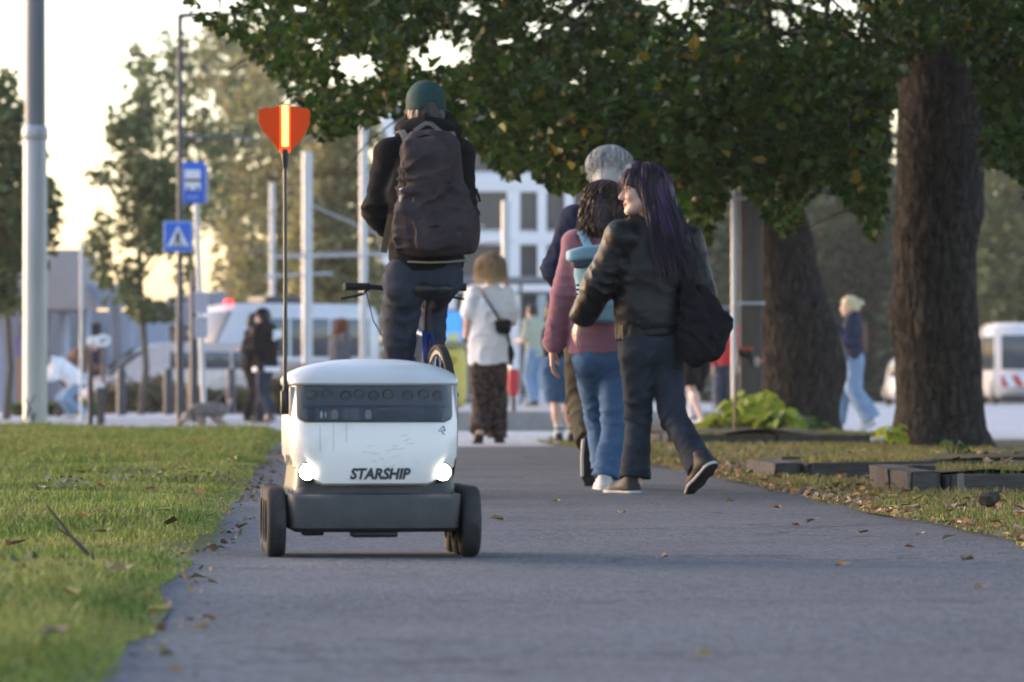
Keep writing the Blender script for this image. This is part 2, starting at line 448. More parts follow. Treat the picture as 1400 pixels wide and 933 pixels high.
def bed(x0, y0, x1, y1, h_, label):
    r = empty('planting_bed', (x0, y0, 0)); tag(r, label, 'planting bed', 'kerbed beds along the path'); BED_ROOTS.append(r)
    sh = -.0445; sk = .22 if y0 == 23.3 else 0.0
    def stone(cx, cy, L, rz, i):
        o = bpy.data.objects.new('kerb_stone', KM[i % 4]); COL.objects.link(o); o.parent = r
        o.location = (cx - x0, cy - y0, -.01 + random.uniform(-.012, .008)); o.rotation_euler = (random.uniform(-.02, .02), random.uniform(-.012, .012), rz + random.uniform(-.02, .02)); o.scale = (L / .9, 1, h_ + .01)
    # side along the path
    n = max(2, round((y1 - y0) / .75)); L = (y1 - y0) / n
    for i in range(n):
        yc = y0 + L * (i + .5); stone(x0 + sh * (yc - y0), yc, L, PI / 2 + .0445, i)
    # near side and far side
    for yy, sx in ((y0 + .07, x0 + .075), (y1 - .07, x0 + sh * (y1 - y0) + .075)):
        n2 = max(2, round((x1 - sx) / 1.75)); L2 = (x1 - sx) / n2
        for i in range(n2): stone(sx + L2 * (i + .5), yy + sk * L2 * (i + .5), L2 * math.hypot(1, sk), math.atan(sk), i + 1)
    ys = np.linspace(y0 + .12, y1 - .12, max(6, int((y1 - y0) * 2))); V = []; Fq = []; nx = 14
    for y in ys:
        for k in range(nx + 1):
            x = x0 + sh * (y - y0) + .06 + (x1 - x0) * k / nx; V.append((x - x0, y - y0 + sk * (x - x0), h_ - .03 + .03 * math.sin(x * 5 + y) * math.sin(y * 3.1) + (.05 * math.sin(k / nx * PI))))
    for i in range(len(ys) - 1):
        for k in range(nx): Fq.append((i * (nx + 1) + k, i * (nx + 1) + k + 1, (i + 1) * (nx + 1) + k + 1, (i + 1) * (nx + 1) + k))
    np_mesh('soil', V, Fq, BEDSOIL, r, True)
    return r
for b in BEDS: bed(*b)

# raised far pavement with its kerb (where people wait) and pale slabs at the end of the path
g = MB(); g.box((.95, 120, .10), (3.9, 136, .2)); tag(g.build('pavement', M('pale_paving', (.38, .37, .36), .85, .12, 2, .2, 40)), kind='structure')
g = MB(); g.box((.95, 51.88, .115), (4.0, .22, .23)); tag(g.build('pavement_kerb', CONC), kind='structure')

# ------------------------------------------------------------------ grass blades
GRASS = M('grass_blades', (.155, .225, .046), .55, .1, 1.1, col2=(.27, .275, .09), trans=.35, island=.38, spec=.25, detail=5, pts=(.38, .66))
GRASSR = M('verge_blades', (.15, .19, .045), .6, .1, 1.6, col2=(.26, .21, .09), trans=.3, island=.4, spec=.2, detail=5, pts=(.35, .62))
def blades(name, P, hgt, wid, mat, lean=.55, parent=None):
    n = len(P); P = np.asarray(P, np.float32)
    az = RNG.uniform(0, 2 * PI, n); ln = RNG.uniform(.1, lean, n) * hgt; yaw = RNG.uniform(0, PI, n)
    dx, dy = np.cos(az) * ln, np.sin(az) * ln; wx, wy = np.cos(yaw) * wid / 2, np.sin(yaw) * wid / 2
    z0 = np.zeros(n); V = np.zeros((n, 5, 3), np.float32)
    V[:, 0] = P - np.stack([wx, wy, z0], 1); V[:, 1] = P + np.stack([wx, wy, z0], 1)
    mid = P + np.stack([dx * .35, dy * .35, hgt * .6], 1)
    V[:, 2] = mid - np.stack([wx, wy, z0], 1) * .75; V[:, 3] = mid + np.stack([wx, wy, z0], 1) * .75
    V[:, 4] = P + np.stack([dx, dy, hgt * np.sqrt(np.maximum(.15, 1 - (ln / hgt) ** 2 * .7))], 1)
    i = np.arange(n)[:, None] * 5
    F3 = np.concatenate([i + np.array([[0, 1, 3]]), i + np.array([[0, 3, 2]]), i + np.array([[2, 3, 4]])])
    return np_mesh(name, V.reshape(-1, 3), F3, mat, parent)
def sample_lawn(n):
    d = 6.4 * np.exp(RNG.uniform(0, 1, n) * math.log(46.4 / 6.4)); d = np.where(RNG.random(n) < .25, RNG.uniform(6.4, 46.4, n), d)
    le = np.array([left_edge(y) for y in d]); t = RNG.uniform(0, 1, n) ** 1.15
    x = le - .015 - t * (np.abs(-.122 * d - le) + .6)
    return x, d, le
x, d, le = sample_lawn(170000)
z = .02 + np.array([lawn_z(a, b) - .02 for a, b in zip(x, d)])
patch = _noise3(np.stack([x, d, z], 1), (1.1, .55, 1), 5)
edge = np.clip((le - x) / .18, .25, 1)
hg = RNG.uniform(.014, .042, len(x)) * (1 + .5 * patch) * edge * (1 + d / 70)
wd = RNG.uniform(.0028, .0055, len(x)) * (1 + d / 14)
keep = (RNG.random(len(x)) < .8 + .5 * patch) & ((x < le - .01) | (RNG.random(len(x)) < .5))
n = 50000; x2 = RNG.uniform(-9.4, -.6, n); d2 = RNG.uniform(4, 46, n); le2 = np.array([left_edge(q) for q in d2]); k2 = x2 < np.minimum(le2 - .3, -.122 * d2 - .3)      # the lawn goes on outside the picture
x2, d2 = x2[k2], d2[k2]; z2 = np.array([lawn_z(a, b) for a, b in zip(x2, d2)]); P2 = np.concatenate([np.stack([x, d, z], 1)[keep], np.stack([x2, d2, z2], 1)]); hg2 = np.concatenate([hg[keep], RNG.uniform(.02, .05, len(x2))]); wd2 = np.concatenate([wd[keep], RNG.uniform(.008, .014, len(x2))])
tag(blades('grass', P2, hg2, wd2, GRASS, .8), 'green lawn left of the path', 'grass', kind='stuff')
# verge on the right, thinner and drier
n = 60000
d = RNG.uniform(8, VERGE_END, n) ; d = np.where(RNG.random(n) < .6, 10 * np.exp(RNG.uniform(0, 1, n) * math.log(3.7)), d)
re = np.array([right_edge(y) for y in d]); x = re - .05 + RNG.uniform(0, 1, n) ** 1.4 * np.minimum(3.4, (.125 * d - re).clip(.3, 3.4))
ok = np.array([not in_bed(a, b, .08) for a, b in zip(x, d)]) & (RNG.random(n) < .45 + .8 * _noise3(np.stack([x, d, d * 0], 1), (1.3, .8, 1), 8))
z = np.array([lawnR_z(a, b) - .005 for a, b in zip(x, d)])
hg = RNG.uniform(.010, .032, n) * np.clip((x - re) / .1, .4, 1) * (1 + d / 80); wd = RNG.uniform(.003, .0055, n) * (1 + d / 15)
tag(blades('grass', np.stack([x, d, z], 1)[ok], hg[ok], wd[ok], GRASSR, .8), 'thin dry grass on the verge right of the path', 'grass', kind='stuff')
# rough grass in the beds
for bi, (a, b, c, dd, h_, _) in enumerate(BEDS):
    n = (7000, 8000, 6000)[bi]; y = RNG.uniform(b + .1, dd, n); x = a + .15 + RNG.uniform(0, 1, n) * (c - a)
    y = np.where(RNG.random(n) < .5, b + .15 + RNG.uniform(0, 1.3, n).clip(0, dd - b - .3), y)
    ok = _noise3(np.stack([x, y, y * 0], 1), (1.6, 1.2, 1), 4) > -.15
    P = np.stack([x - a, y - b + (.22 * (x - a) if b == 23.3 else 0), np.full(n, h_ - .02)], 1)[ok]
    tag(blades('grass_tufts', P, RNG.uniform(.015, .05, n)[ok], RNG.uniform(.004, .008, n)[ok] * 1.6, GRASSR, .7, BED_ROOTS[bi]), kind='stuff')
# ------------------------------------------------------------------ trees
def leaf_arrays(P, size, tilt_down=.5, seed=3, fold=.25, wide=.9):
    """two folded quads for each leaf; P (n,3) leaf bases"""
    rg = np.random.default_rng(seed); n = len(P); P = np.asarray(P, np.float32)
    az = rg.uniform(0, 2 * PI, n); dn = rg.uniform(-.15, 1.3, n) * tilt_down
    ax = np.stack([np.cos(az) * np.cos(dn), np.sin(az) * np.cos(dn), -np.sin(dn)], 1)
    rn = rg.normal(size=(n, 3)); rn[:, 2] += 1.2; nr = rn - (rn * ax).sum(1)[:, None] * ax; nr /= np.linalg.norm(nr, axis=1)[:, None]
    sd = np.cross(nr, ax); s = (np.ones(n) * size if np.isscalar(size) else size)[:, None]
    w_ = s * wide * .5
    v0 = P; v1 = P + ax * s * .12 + sd * w_ * .85 + nr * s * fold * .4; v2 = P + ax * s * .55 + sd * w_ * .92 + nr * s * fold * .45
    v3 = P + ax * s * 1.05 - nr * s * .08; v4 = P + ax * s * .55 - sd * w_ * .92 + nr * s * fold * .45; v5 = P + ax * s * .12 - sd * w_ * .85 + nr * s * fold * .4
    V = np.stack([v0, v1, v2, v3, v4, v5], 1).reshape(-1, 3).astype(np.float32); i = np.arange(n)[:, None] * 6
    F = np.concatenate([i + np.array([[0, 1, 2, 3]]), i + np.array([[0, 3, 4, 5]])]); return V, F

LEAF = M('lime_leaves', (.016, .040, .008), .42, .1, 1.1, col2=(.058, .108, .016), trans=.34, island=.5, spec=.3)
LEAF2 = M('lime_leaves_yellow', (.20, .16, .02), .5, .2, 2, trans=.4, island=.4)
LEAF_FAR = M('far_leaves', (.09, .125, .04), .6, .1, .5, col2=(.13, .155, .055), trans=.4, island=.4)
LEAF_GOLD = M('sunset_tinted_leaves', (.24, .25, .10), .6, .1, .3, col2=(.36, .32, .15), trans=.5, island=.3)  # sunset light on these crowns is put into the leaf colour
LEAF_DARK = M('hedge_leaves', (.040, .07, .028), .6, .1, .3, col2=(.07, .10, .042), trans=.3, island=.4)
BARK = M('bark', (.025, .0225, .021), .95, .2, 9, 1.0, 30, col2=(.068, .062, .057), stretch=(2.6, 2.6, .8), spec=.15)
def bark_plates(m):      # broken vertical plates as relief on top of the modelled ridges
    nt = m.node_tree; p = nt.nodes['Principled BSDF']; L = nt.links.new
    tc = _n(nt, 'ShaderNodeTexCoord'); mp = _n(nt, 'ShaderNodeMapping'); mp.inputs['Scale'].default_value = (1, 1, .3); L(tc.outputs['Object'], mp.inputs[0])
    wn = _n(nt, 'ShaderNodeTexNoise', Scale=6, Detail=4); L(tc.outputs['Object'], wn.inputs['Vector']); va = _n(nt, 'ShaderNodeMix', data_type='RGBA', blend_type='LINEAR_LIGHT'); va.inputs[0].default_value = .09; L(mp.outputs[0], va.inputs[6]); L(wn.outputs['Color'], va.inputs[7])
    vo = _n(nt, 'ShaderNodeTexVoronoi', Scale=17, feature='DISTANCE_TO_EDGE'); L(va.outputs[2], vo.inputs['Vector']); mr = _n(nt, 'ShaderNodeMapRange'); mr.inputs[2].default_value = .12; L(vo.outputs['Distance'], mr.inputs[0])
    bp = _n(nt, 'ShaderNodeBump', Strength=1.0, Distance=.03); L(mr.outputs[0], bp.inputs['Height']); L(p.inputs['Normal'].links[0].from_socket, bp.inputs['Normal']); L(bp.outputs[0], p.inputs['Normal'])
bark_plates(BARK)
BARKY = M('young_bark', (.09, .075, .06), .9, .2, 8, .5, 30, stretch=(2, 2, .5))

def trunk(name, prof, d, base, parent, mat, nseg=300, nrad=170, ridge=.017, burls=()):
    """prof: (photo row, left x, right x) outline of the trunk at distance d"""
    s = FPX / d; rows = np.array([p[0] for p in prof], float); xl = np.array([p[1] for p in prof], float); xr = np.array([p[2] for p in prof], float)
    yy = np.linspace(rows.max(), rows.min(), nseg); o = np.argsort(rows)
    L = np.interp(yy, rows[o], xl[o]); R = np.interp(yy, rows[o], xr[o])
    k = np.array([.25, .5, .25])
    for _ in range(3): L[1:-1] = np.convolve(L, k, 'valid'); R[1:-1] = np.convolve(R, k, 'valid')
    Z = CAM_H + (HOR - yy) / s; cx = ((L + R) / 2 - 700) / s; rr = (R - L) / 2 / s
    a = np.linspace(0, 2 * PI, nrad, endpoint=False); A, I = np.meshgrid(a, np.arange(nseg))
    Pn = np.stack([np.cos(A) * 1.0, np.sin(A) * 1.0, Z[I] * .42], -1)
    Pn = Pn + .12 * np.stack([_noise3(np.stack([np.cos(A), np.sin(A), Z[I]], -1), (2, 2, 2.6), 40 + q) for q in range(3)], -1)
    rd = 1 - 2 * np.abs(_noise3(Pn, (11, 11, 9), 2)) ** .7; rd2 = 1 - 2 * np.abs(_noise3(Pn, (24, 24, 26), 6)) ** .8; lg = _noise3(np.stack([np.cos(A), np.sin(A), Z[I] * .8], -1), (1.5, 1.5, 1.5), 11)
    r = rr[I] * (1 + .05 * lg) + ridge * (rd * .55 + rd2 * .35)
    fl = np.exp(-(Z[I] - base.z) / .22); r = r + fl * .03 * (.5 + np.abs(np.sin(2.5 * A + 1)))
    for (ba, bz, br, bh) in burls: r = r + bh * np.exp(-(((A - ba + PI) % (2 * PI) - PI) / br) ** 2 - ((Z[I] - bz) / (br * .5)) ** 2)
    V = np.stack([cx[I] + r * np.cos(A) - base.x, d + r * np.sin(A) - base.y, Z[I] - base.z], -1).reshape(-1, 3)
    i = np.arange(nseg - 1)[:, None] * nrad; q = np.arange(nrad)[None, :]; q2 = (q + 1) % nrad
    F = np.stack([i + q, i + q2, i + nrad + q2, i + nrad + q], -1).reshape(-1, 4)
    return np_mesh(name, V, F, mat, parent, True)

def bough(m, p0, p1, r0, r1, sag=.0, wob=.1, n=10, seed=0):
    rg = random.Random(seed); p0, p1 = Vector(p0), Vector(p1); L = (p1 - p0).length; pts = []
    o = Vector((rg.uniform(-1, 1), rg.uniform(-1, 1), rg.uniform(-.6, .6)))
    for i in range(n + 1):
        t = i / n; p = p0.lerp(p1, t) + o * (math.sin(t * PI) * wob * L) + Vector((0, 0, -sag * math.sin(t * PI * .9) * L))
        pts.append(p + Vector((rg.uniform(-1, 1), rg.uniform(-1, 1), rg.uniform(-1, 1))) * .012 * L)
    m.tube(pts, [r0 + (r1 - r0) * (i / n) ** .8 for i in range(n + 1)], 7); return pts

# the two old limes right of the path
T2 = Vector(((1285 - 700) * 36.0 / FPX, 36.0, .1)); T1 = Vector(((1092 - 700) * 44.5 / FPX, 44.5, .08))
t2 = empty('lime_tree', T2); tag(t2, 'thick old tree with the straight trunk, right of the path', 'tree', 'old trees beside the path')
t1 = empty('lime_tree', T1); tag(t1, 'old leaning tree with a swollen trunk beside the grey post', 'tree', 'old trees beside the path')
trunk('trunk', [(625, 1214, 1362), (606, 1220, 1352), (590, 1227, 1346), (560, 1229, 1344), (480, 1226, 1340), (455, 1222, 1337), (400, 1227, 1333), (340, 1224, 1332), (320, 1222, 1334), (280, 1226, 1338), (220, 1225, 1346), (180, 1226, 1348), (120, 1228, 1342), (60, 1230, 1338), (-40, 1232, 1332), (-160, 1226, 1334), (-240, 1205, 1345)],
      36.0, T2, t2, BARK, burls=((PI * 1.05, 1.15, .4, .05), (PI * 1.4, 1.05, .3, .035), (0.1, 1.95, .5, .05)))
trunk('trunk', [(606, 1032, 1152), (596, 1036, 1149), (575, 1043, 1146), (545, 1044, 1147), (520, 1042, 1151), (495, 1040, 1153), (470, 1038, 1150), (440, 1036, 1142), (400, 1035, 1127), (360, 1034, 1117), (320, 1031, 1110), (270, 1022, 1092), (200, 1008, 1078), (100, 990, 1062), (-20, 975, 1050), (-120, 960, 1045)],
      44.5, T1, t1, BARK, burls=((-.2, .62, .4, .05),))

# boughs: from the upper trunks out over the path, leaf sprays hang from them
fork2 = at(1280, -200, 36.0); fork1 = at(1005, -90, 44.5)
tips2 = [at(300, 10, 31), at(450, 120, 30), at(560, 60, 33), at(640, 170, 29.5), at(720, 200, 31), at(780, 90, 28), at(880, 170, 30), at(940, 250, 31), at(1010, 120, 28), at(1080, 270, 32), at(1180, 280, 33), at(1120, 60, 27), at(1390, 190, 34), at(1430, 60, 31), at(1300, 20, 29), at(360, -120, 33), at(600, -150, 30), at(900, -140, 27), at(1200, -160, 29), at(700, -60, 28), at(1500, 100, 38)]
tips1 = [at(700, 160, 44), at(850, 120, 41), at(960, 260, 42), at(1080, 180, 40.5), at(1180, 200, 43), at(620, 40, 46), at(800, -60, 43), at(1150, -40, 41), at(500, -20, 45)]
twig_pts = {0: [], 1: []}
for ti, (tr, fk, tips, base) in enumerate(((t2, fork2, tips2, T2), (t1, fork1, tips1, T1))):
    for i, tp in enumerate(tips):
        m = MB(); st = fk + Vector((random.uniform(-.15, .15), random.uniform(-.15, .15), random.uniform(-.9, 1.2)))
        mid = st.lerp(tp, .45) + Vector((0, 0, .35 + .12 * (tp - st).length * random.uniform(.4, 1)))
        a = bough(m, st, mid, .085, .045, -.05, .04, 8, 10 * ti + i); b = bough(m, mid, tp, .045, .010, -.06, .06, 12, 90 + i)
        for q in b[2:] + a[5:]:
            for _ in range(3):
                e = q + Vector((random.uniform(-1, 1) * .9, random.uniform(-1, 1) * .9, random.uniform(-.55, .25)))
                bough(m, q, e, .009, .003, -.05, .08, 4, random.randint(0, 9999)); twig_pts[ti].append((q, e))
        o = m.build('bough', BARK, tr, True); o.data.transform(Matrix.Translation(-base))

# lower edge of the leaf skirt as seen from the path (photo column -> row), leaves are grown through the volume above it
SK = np.array([(225, -30), (262, 25), (300, 52), (345, 75), (395, 130), (432, 200), (462, 188), (500, 175), (545, 160), (600, 165), (650, 205), (692, 252), (722, 232), (760, 266), (800, 262), (850, 240), (905, 262), (945, 318), (965, 342), (985, 285), (1005, 250), (1040, 285), (1075, 330), (1100, 285), (1130, 250), (1165, 285), (1195, 335), (1208, 300), (1222, 130), (1240, 78), (1300, 60), (1335, 95), (1347, 235), (1380, 232), (1420, 285), (1520, 300)], float)
def skirt(n, d0, d1, seed, up=260, dens=1.0, xr=(225, 1480)):
    rg = np.random.default_rng(seed); out = []
    while sum(len(a) for a in out) < n:
        k = 8000; px = rg.uniform(*xr, k); d = rg.uniform(d0, d1, k); bot = np.interp(px, SK[:, 0], SK[:, 1])
        py = bot - (rg.uniform(0, 1, k) ** 1.15) * up + 8
        X = np.stack([(px - 700) * d / FPX, d, CAM_H + (HOR - py) * d / FPX], 1)
        nz = _noise3(X, (1.15, .9, 1.3), seed) + .5 * _noise3(X, (3.0, 2.4, 3.4), seed + 2)
        gap = np.exp(-((px - 600) / 50) ** 2 - ((py - 72) / 34) ** 2) + np.exp(-((px - 500) / 34) ** 2 - ((py - 75) / 26) ** 2) + .8 * np.exp(-((px - 735) / 26) ** 2 - ((py - 35) / 18) ** 2) + .8 * np.exp(-((px - 300) / 45) ** 2 - ((py + 0) / 22) ** 2) + .7 * np.exp(-((px - 640) / 24) ** 2 - ((py - 8) / 16) ** 2)
        thin = np.clip((800 - px) / 500, 0, 1); rim = np.exp(-np.clip(bot - py, 0, 999) / 45)
        ok = (nz > -.24 + .22 * thin + .5 * rim) & (rg.random(k) > gap * 1.0)
        out.append(X[ok])
    return np.concatenate(out)[:n]
def sprays(anchors, per, rad, droop, seed):
    rg = np.random.default_rng(seed); n = len(anchors); t = rg.uniform(0, 1, (n, per, 1)); dv = rg.normal(size=(n, 1, 3)); dv[..., 2] = -abs(dv[..., 2]) * droop
    dv /= np.linalg.norm(dv, axis=-1, keepdims=True); return (anchors[:, None, :] + dv * t * rad + rg.normal(size=(n, per, 3)) * .035).reshape(-1, 3)
A2 = skirt(5200, 26.5, 35.2, 21); A1 = skirt(2300, 37.5, 45, 33, 250, xr=(500, 1300))
tw = np.array([list(p) for q in twig_pts[0] for p in (q[0].lerp(q[1], .6), q[1])], np.float32); tw1 = np.array([list(p) for q in twig_pts[1] for p in (q[0].lerp(q[1], .6), q[1])], np.float32)
def below_ok(P):      # keep the twigs from hanging under the skirt
    px = P[:, 0] / P[:, 1] * FPX + 700; py = HOR - (P[:, 2] - CAM_H) / P[:, 1] * FPX
    return P[py < np.interp(px, SK[:, 0], SK[:, 1]) - 4]
GAPS = ((485, 92, 40, 28), (600, 70, 62, 36), (640, 10, 26, 16), (735, 36, 30, 18), (690, 55, 20, 12), (560, 18, 20, 12), (790, 16, 16, 10), (300, 4, 45, 22), (352, 34, 24, 14), (430, 58, 22, 14), (455, 112, 16, 12), (785, 112, 10, 8), (662, 160, 14, 10), (540, 150, 14, 10), (835, 60, 8, 6), (1010, 8, 10, 6), (410, 12, 18, 10), (520, 30, 12, 9), (905, 22, 7, 6), (690, 130, 8, 6), (1385, 40, 12, 10))
def airy(P):      # openings between the sprays where the sky shows through
    px = P[:, 0] / P[:, 1] * FPX + 700; py = HOR - (P[:, 2] - CAM_H) / P[:, 1] * FPX; g_ = np.zeros(len(P))
    for a, b, c, d_ in GAPS: g_ = np.maximum(g_, np.exp(-((px - a) / c) ** 2 - ((py - b) / d_) ** 2))
    return P[g_ + .30 * _noise3(P, (5, 5, 5), 3) + .30 * _noise3(P, (13, 13, 13), 5) < .58]
L2 = np.concatenate([sprays(A2, 9, .26, 1.0, 5), below_ok(sprays(tw, 5, .2, .8, 6))]); L1 = np.concatenate([sprays(A1, 8, .3, 1.0, 7), below_ok(sprays(tw1, 5, .22, .8, 8))])
L2 = below_ok(airy(L2)); L1 = below_ok(airy(L1))
for tr, P, base, sd_, sz in ((t2, L2, T2, 1, (.042, .078)), (t1, L1, T1, 2, (.05, .09))):
    V, F = leaf_arrays(P - np.array(base), RNG.uniform(*sz, len(P)), .75, sd_)
    yel = (RNG.random(len(P)) < .016).astype(np.int32); mi = np.concatenate([yel, yel])
    tag(np_mesh('crown', V, F, [LEAF, LEAF2], tr, False, mi), kind='stuff')
# upper crowns out of the frame: they shade what is below
for tr, base, c, r_, n, sd_ in ((t2, T2, (3.3, 33, 6.6), (4.7, 6.0, 2.9), 10000, 61), (t1, T1, (3.4, 43, 7.2), (4.6, 5.2, 3.2), 7000, 62)):
    rg = np.random.default_rng(sd_); P = rg.normal(size=(n * 3, 3)); P /= np.linalg.norm(P, axis=1)[:, None]; P *= rg.uniform(.2, 1, (len(P), 1)) ** .45
    P = P * np.array(r_) + np.array(c); P = P[P[:, 2] > CAM_H + (HOR + 60) * P[:, 1] / FPX][:n]
    V, F = leaf_arrays(P - np.array(base), RNG.uniform(.14, .26, len(P)), .5, sd_); tag(np_mesh('upper_crown', V, F, LEAF, tr), kind='stuff')
# unseen tree added right of the frame so that its crown shades the path
T3 = Vector((5.6, 21.0, 0)); t3 = empty('lime_tree', T3); tag(t3, 'unseen tree added beyond the right edge to shade the path', 'tree', 'old trees beside the path')
m = MB(); m.tube([(0, 0, -.1), (.05, 0, .4), (0, .05, 2.5), (-.1, 0, 4.2), (-.3, 0, 6.5)], [.55, .42, .38, .34, .15], 24); m.build('trunk', BARK, t3, True)
rg = np.random.default_rng(63); P = rg.normal(size=(30000, 3)); P /= np.linalg.norm(P, axis=1)[:, None]; P *= rg.uniform(.2, 1, (len(P), 1)) ** .45; P = P * np.array((5.2, 6.5, 3.0)) + np.array((4.6, 21, 6.4)); P = P[(P[:, 2] > CAM_H + (HOR + 90) * P[:, 1] / FPX) & (P[:, 2] > 3.6)][:14000]
V, F = leaf_arrays(P - np.array(T3), RNG.uniform(.14, .26, len(P)), .5, 64); tag(np_mesh('crown', V, F, LEAF, t3), kind='stuff')
# the nearest single leaves, one object each
def leaf_mesh(name, size, fold, mat, curl=0.0):
    V, F = leaf_arrays(np.zeros((1, 3)), size, 0, 5, fold); V = V - V.mean(0)
    V[3, 2] += curl * size; V[1, 2] += curl * size * .6; V[5, 2] += curl * size * .5
    me = bpy.data.meshes.new(name); me.from_pydata([tuple(v) for v in V], [], [tuple(f) for f in F]); me.materials.append(mat); return me
LM = [leaf_mesh('leaf', s, f_, m_) for s, f_, m_ in ((.10, .2, LEAF), (.09, .35, LEAF), (.11, .1, LEAF), (.095, .3, LEAF2))]
near = L2[np.argsort(L2[:, 1] + RNG.uniform(0, 3, len(L2)))]; px = near[:, 0] / near[:, 1] * FPX + 700; py = HOR - (near[:, 2] - CAM_H) / near[:, 1] * FPX
near = near[(px > 0) & (px < 1400) & (py > 0)][:290]
for i, p in enumerate(near):
    o = bpy.data.objects.new('leaf', LM[i % 3 if i % 23 else 3]); COL.objects.link(o); o.parent = t2; o.location = Vector(p) - T2 + Vector((random.uniform(-.05, .05), -.05, random.uniform(-.05, .05)))
    o.rotation_euler = (random.uniform(-1.3, .4), random.uniform(-.8, .8), random.uniform(0, 6.28))

# ------------------------------------------------------------------ trees further off
def far_tree(name, label, px, d, top, bot, width, trunk_px, n, lsize, mat, shape='ovoid', seed=1, group='trees across the street', base_z=0.0, thin=-.12, gapf=.55):
    s = FPX / d; base = Vector(((px - 700) / s, d, base_z)); r = empty(name, base); tag(r, label, 'tree', group)
    zt = CAM_H + (HOR - top) / s; zb = CAM_H + (HOR - bot) / s; H = zt - zb; W = width / s / 2
    m = MB(); pts = [(0, 0, -.05), (.02 * H, 0, zb * .5), (0, 0, zb + .1 * H), (-.01 * H, .02 * H, zb + .5 * H), (0, 0, zb + .92 * H)]
    tr_ = trunk_px / s / 2; m.tube(pts, [tr_ * 1.25, tr_, tr_ * .9, tr_ * .5, .01], 8); rg = random.Random(seed)
    m.build('trunk', BARKY, r, True)
    for i in range(9):
        t = rg.uniform(0, .75); p = Vector((0, 0, zb + t * H)); a = rg.uniform(0, 6.28); R = W * (1 - .5 * t) * .8
        b = MB(); bough(b, p, p + Vector((math.cos(a) * R, math.sin(a) * R, H * .18)), tr_ * .4, .01, .02, .05, 5, i + seed); b.build('branch', BARKY, r, True)
    g_ = np.random.default_rng(seed); out = []; c = 0
    while c < n:
        P = g_.uniform(-1, 1, (20000, 3)); t = (P[:, 2] + 1) / 2; rad = np.hypot(P[:, 0], P[:, 1])
        lim = np.where(t < .25, .55 + t * 1.8, 1.0 - .85 * (np.clip((t - .25) / .75, 0, 1)) ** 1.5) if shape == 'cone' else np.sqrt(np.clip(1 - (2 * t - 1) ** 2, 0, 1)) if shape == 'ovoid' else np.minimum(1, np.sqrt(np.clip(1 - np.clip(2 * t - 1, 0, 1) ** 2, 0, 1)))
        X = np.stack([P[:, 0] * W, P[:, 1] * W, zb + t * H], 1)
        nz = _noise3(X, (1.6 / W, 1.6 / W, 2.4 / W), seed) + gapf * _noise3(X, (4.5 / W, 4.5 / W, 5.5 / W), seed + 3)
        lim = lim * (1 + .28 * _noise3(X, (2.2 / W,) * 3, seed + 7)); ok = (rad < lim) & (nz > thin - .3 * (rad < .5 * lim)); out.append(X[ok]); c += ok.sum()
    X = np.concatenate(out)[:n]; V, F = leaf_arrays(X, RNG.uniform(.7, 1.3, len(X)) * lsize, .7, seed)
    tag(np_mesh('crown', V, F, mat, r), kind='stuff'); return r
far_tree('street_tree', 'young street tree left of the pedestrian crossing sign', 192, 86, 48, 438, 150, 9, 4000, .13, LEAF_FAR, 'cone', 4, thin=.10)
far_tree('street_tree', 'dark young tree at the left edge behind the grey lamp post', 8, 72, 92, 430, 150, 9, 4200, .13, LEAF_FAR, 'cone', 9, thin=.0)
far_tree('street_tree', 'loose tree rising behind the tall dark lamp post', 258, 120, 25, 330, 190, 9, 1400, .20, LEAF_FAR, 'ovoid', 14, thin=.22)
gold = 'hazy trees behind the stop'
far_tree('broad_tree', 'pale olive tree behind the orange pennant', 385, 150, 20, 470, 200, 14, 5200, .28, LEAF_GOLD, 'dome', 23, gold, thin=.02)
far_tree('broad_tree', 'tall yellowish tree left of the cyclist', 462, 126, 120, 500, 140, 14, 6500, .24, LEAF_GOLD, 'dome', 25, gold, thin=-.25)
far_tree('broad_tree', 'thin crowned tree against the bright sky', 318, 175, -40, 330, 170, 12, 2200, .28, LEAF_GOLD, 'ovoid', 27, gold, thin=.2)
dk = 'dark trees beyond the right road'
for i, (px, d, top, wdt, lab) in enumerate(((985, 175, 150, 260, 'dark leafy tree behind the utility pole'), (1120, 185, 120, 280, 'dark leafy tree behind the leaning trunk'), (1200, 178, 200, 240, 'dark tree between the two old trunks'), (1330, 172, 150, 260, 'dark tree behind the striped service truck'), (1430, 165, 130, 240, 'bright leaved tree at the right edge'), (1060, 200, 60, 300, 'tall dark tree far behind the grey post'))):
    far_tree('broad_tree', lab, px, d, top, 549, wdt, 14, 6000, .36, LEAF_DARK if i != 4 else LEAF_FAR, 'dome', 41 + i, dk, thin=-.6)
# ------------------------------------------------------------------ delivery robot (faces -Y in its own frame)
WHITE = M('robot_white', (.70, .675, .645), .34, .05, 7, .03, 40, coat=.3, col2=(.84, .815, .785), pts=(.3, .5))
RDARK = M('robot_grey_plastic', (.033, .034, .037), .55, .25, 14, .15, 120, col2=(.055, .056, .058))
RBLACK = M('robot_black', (.012, .013, .015), .35, .2, 20)
RUBBER = M('dusty_rubber', (.022, .022, .022), .85, .2, 10, .25, 90, col2=(.075, .07, .063), pts=(.45, .8))
WGLASS = glass_mat('robot_glass', (.97, .98, 1.0), .10, .94, 1.25)
SENS = M('sensor_grey', (.062, .066, .068), .4, .1, 10)
TEAL = M('teal_trim', (.03, .28, .22), .5)
INK = M('dark_ink', (.025, .03, .045), .5)
SCUFF = M('scuff', (.30, .31, .32), .7, .3, 30)
HEADL = M('headlight_lit', (1, 1, 1), .3, emis=(1.0, .93, .74), estr=26)
LEDC = M('led_core', (1, .6, .2), .4, emis=(1.0, .46, .06), estr=.75)
LEDR = M('led_red', (1, .1, .03), .4, emis=(1.0, .07, .01), estr=.22)
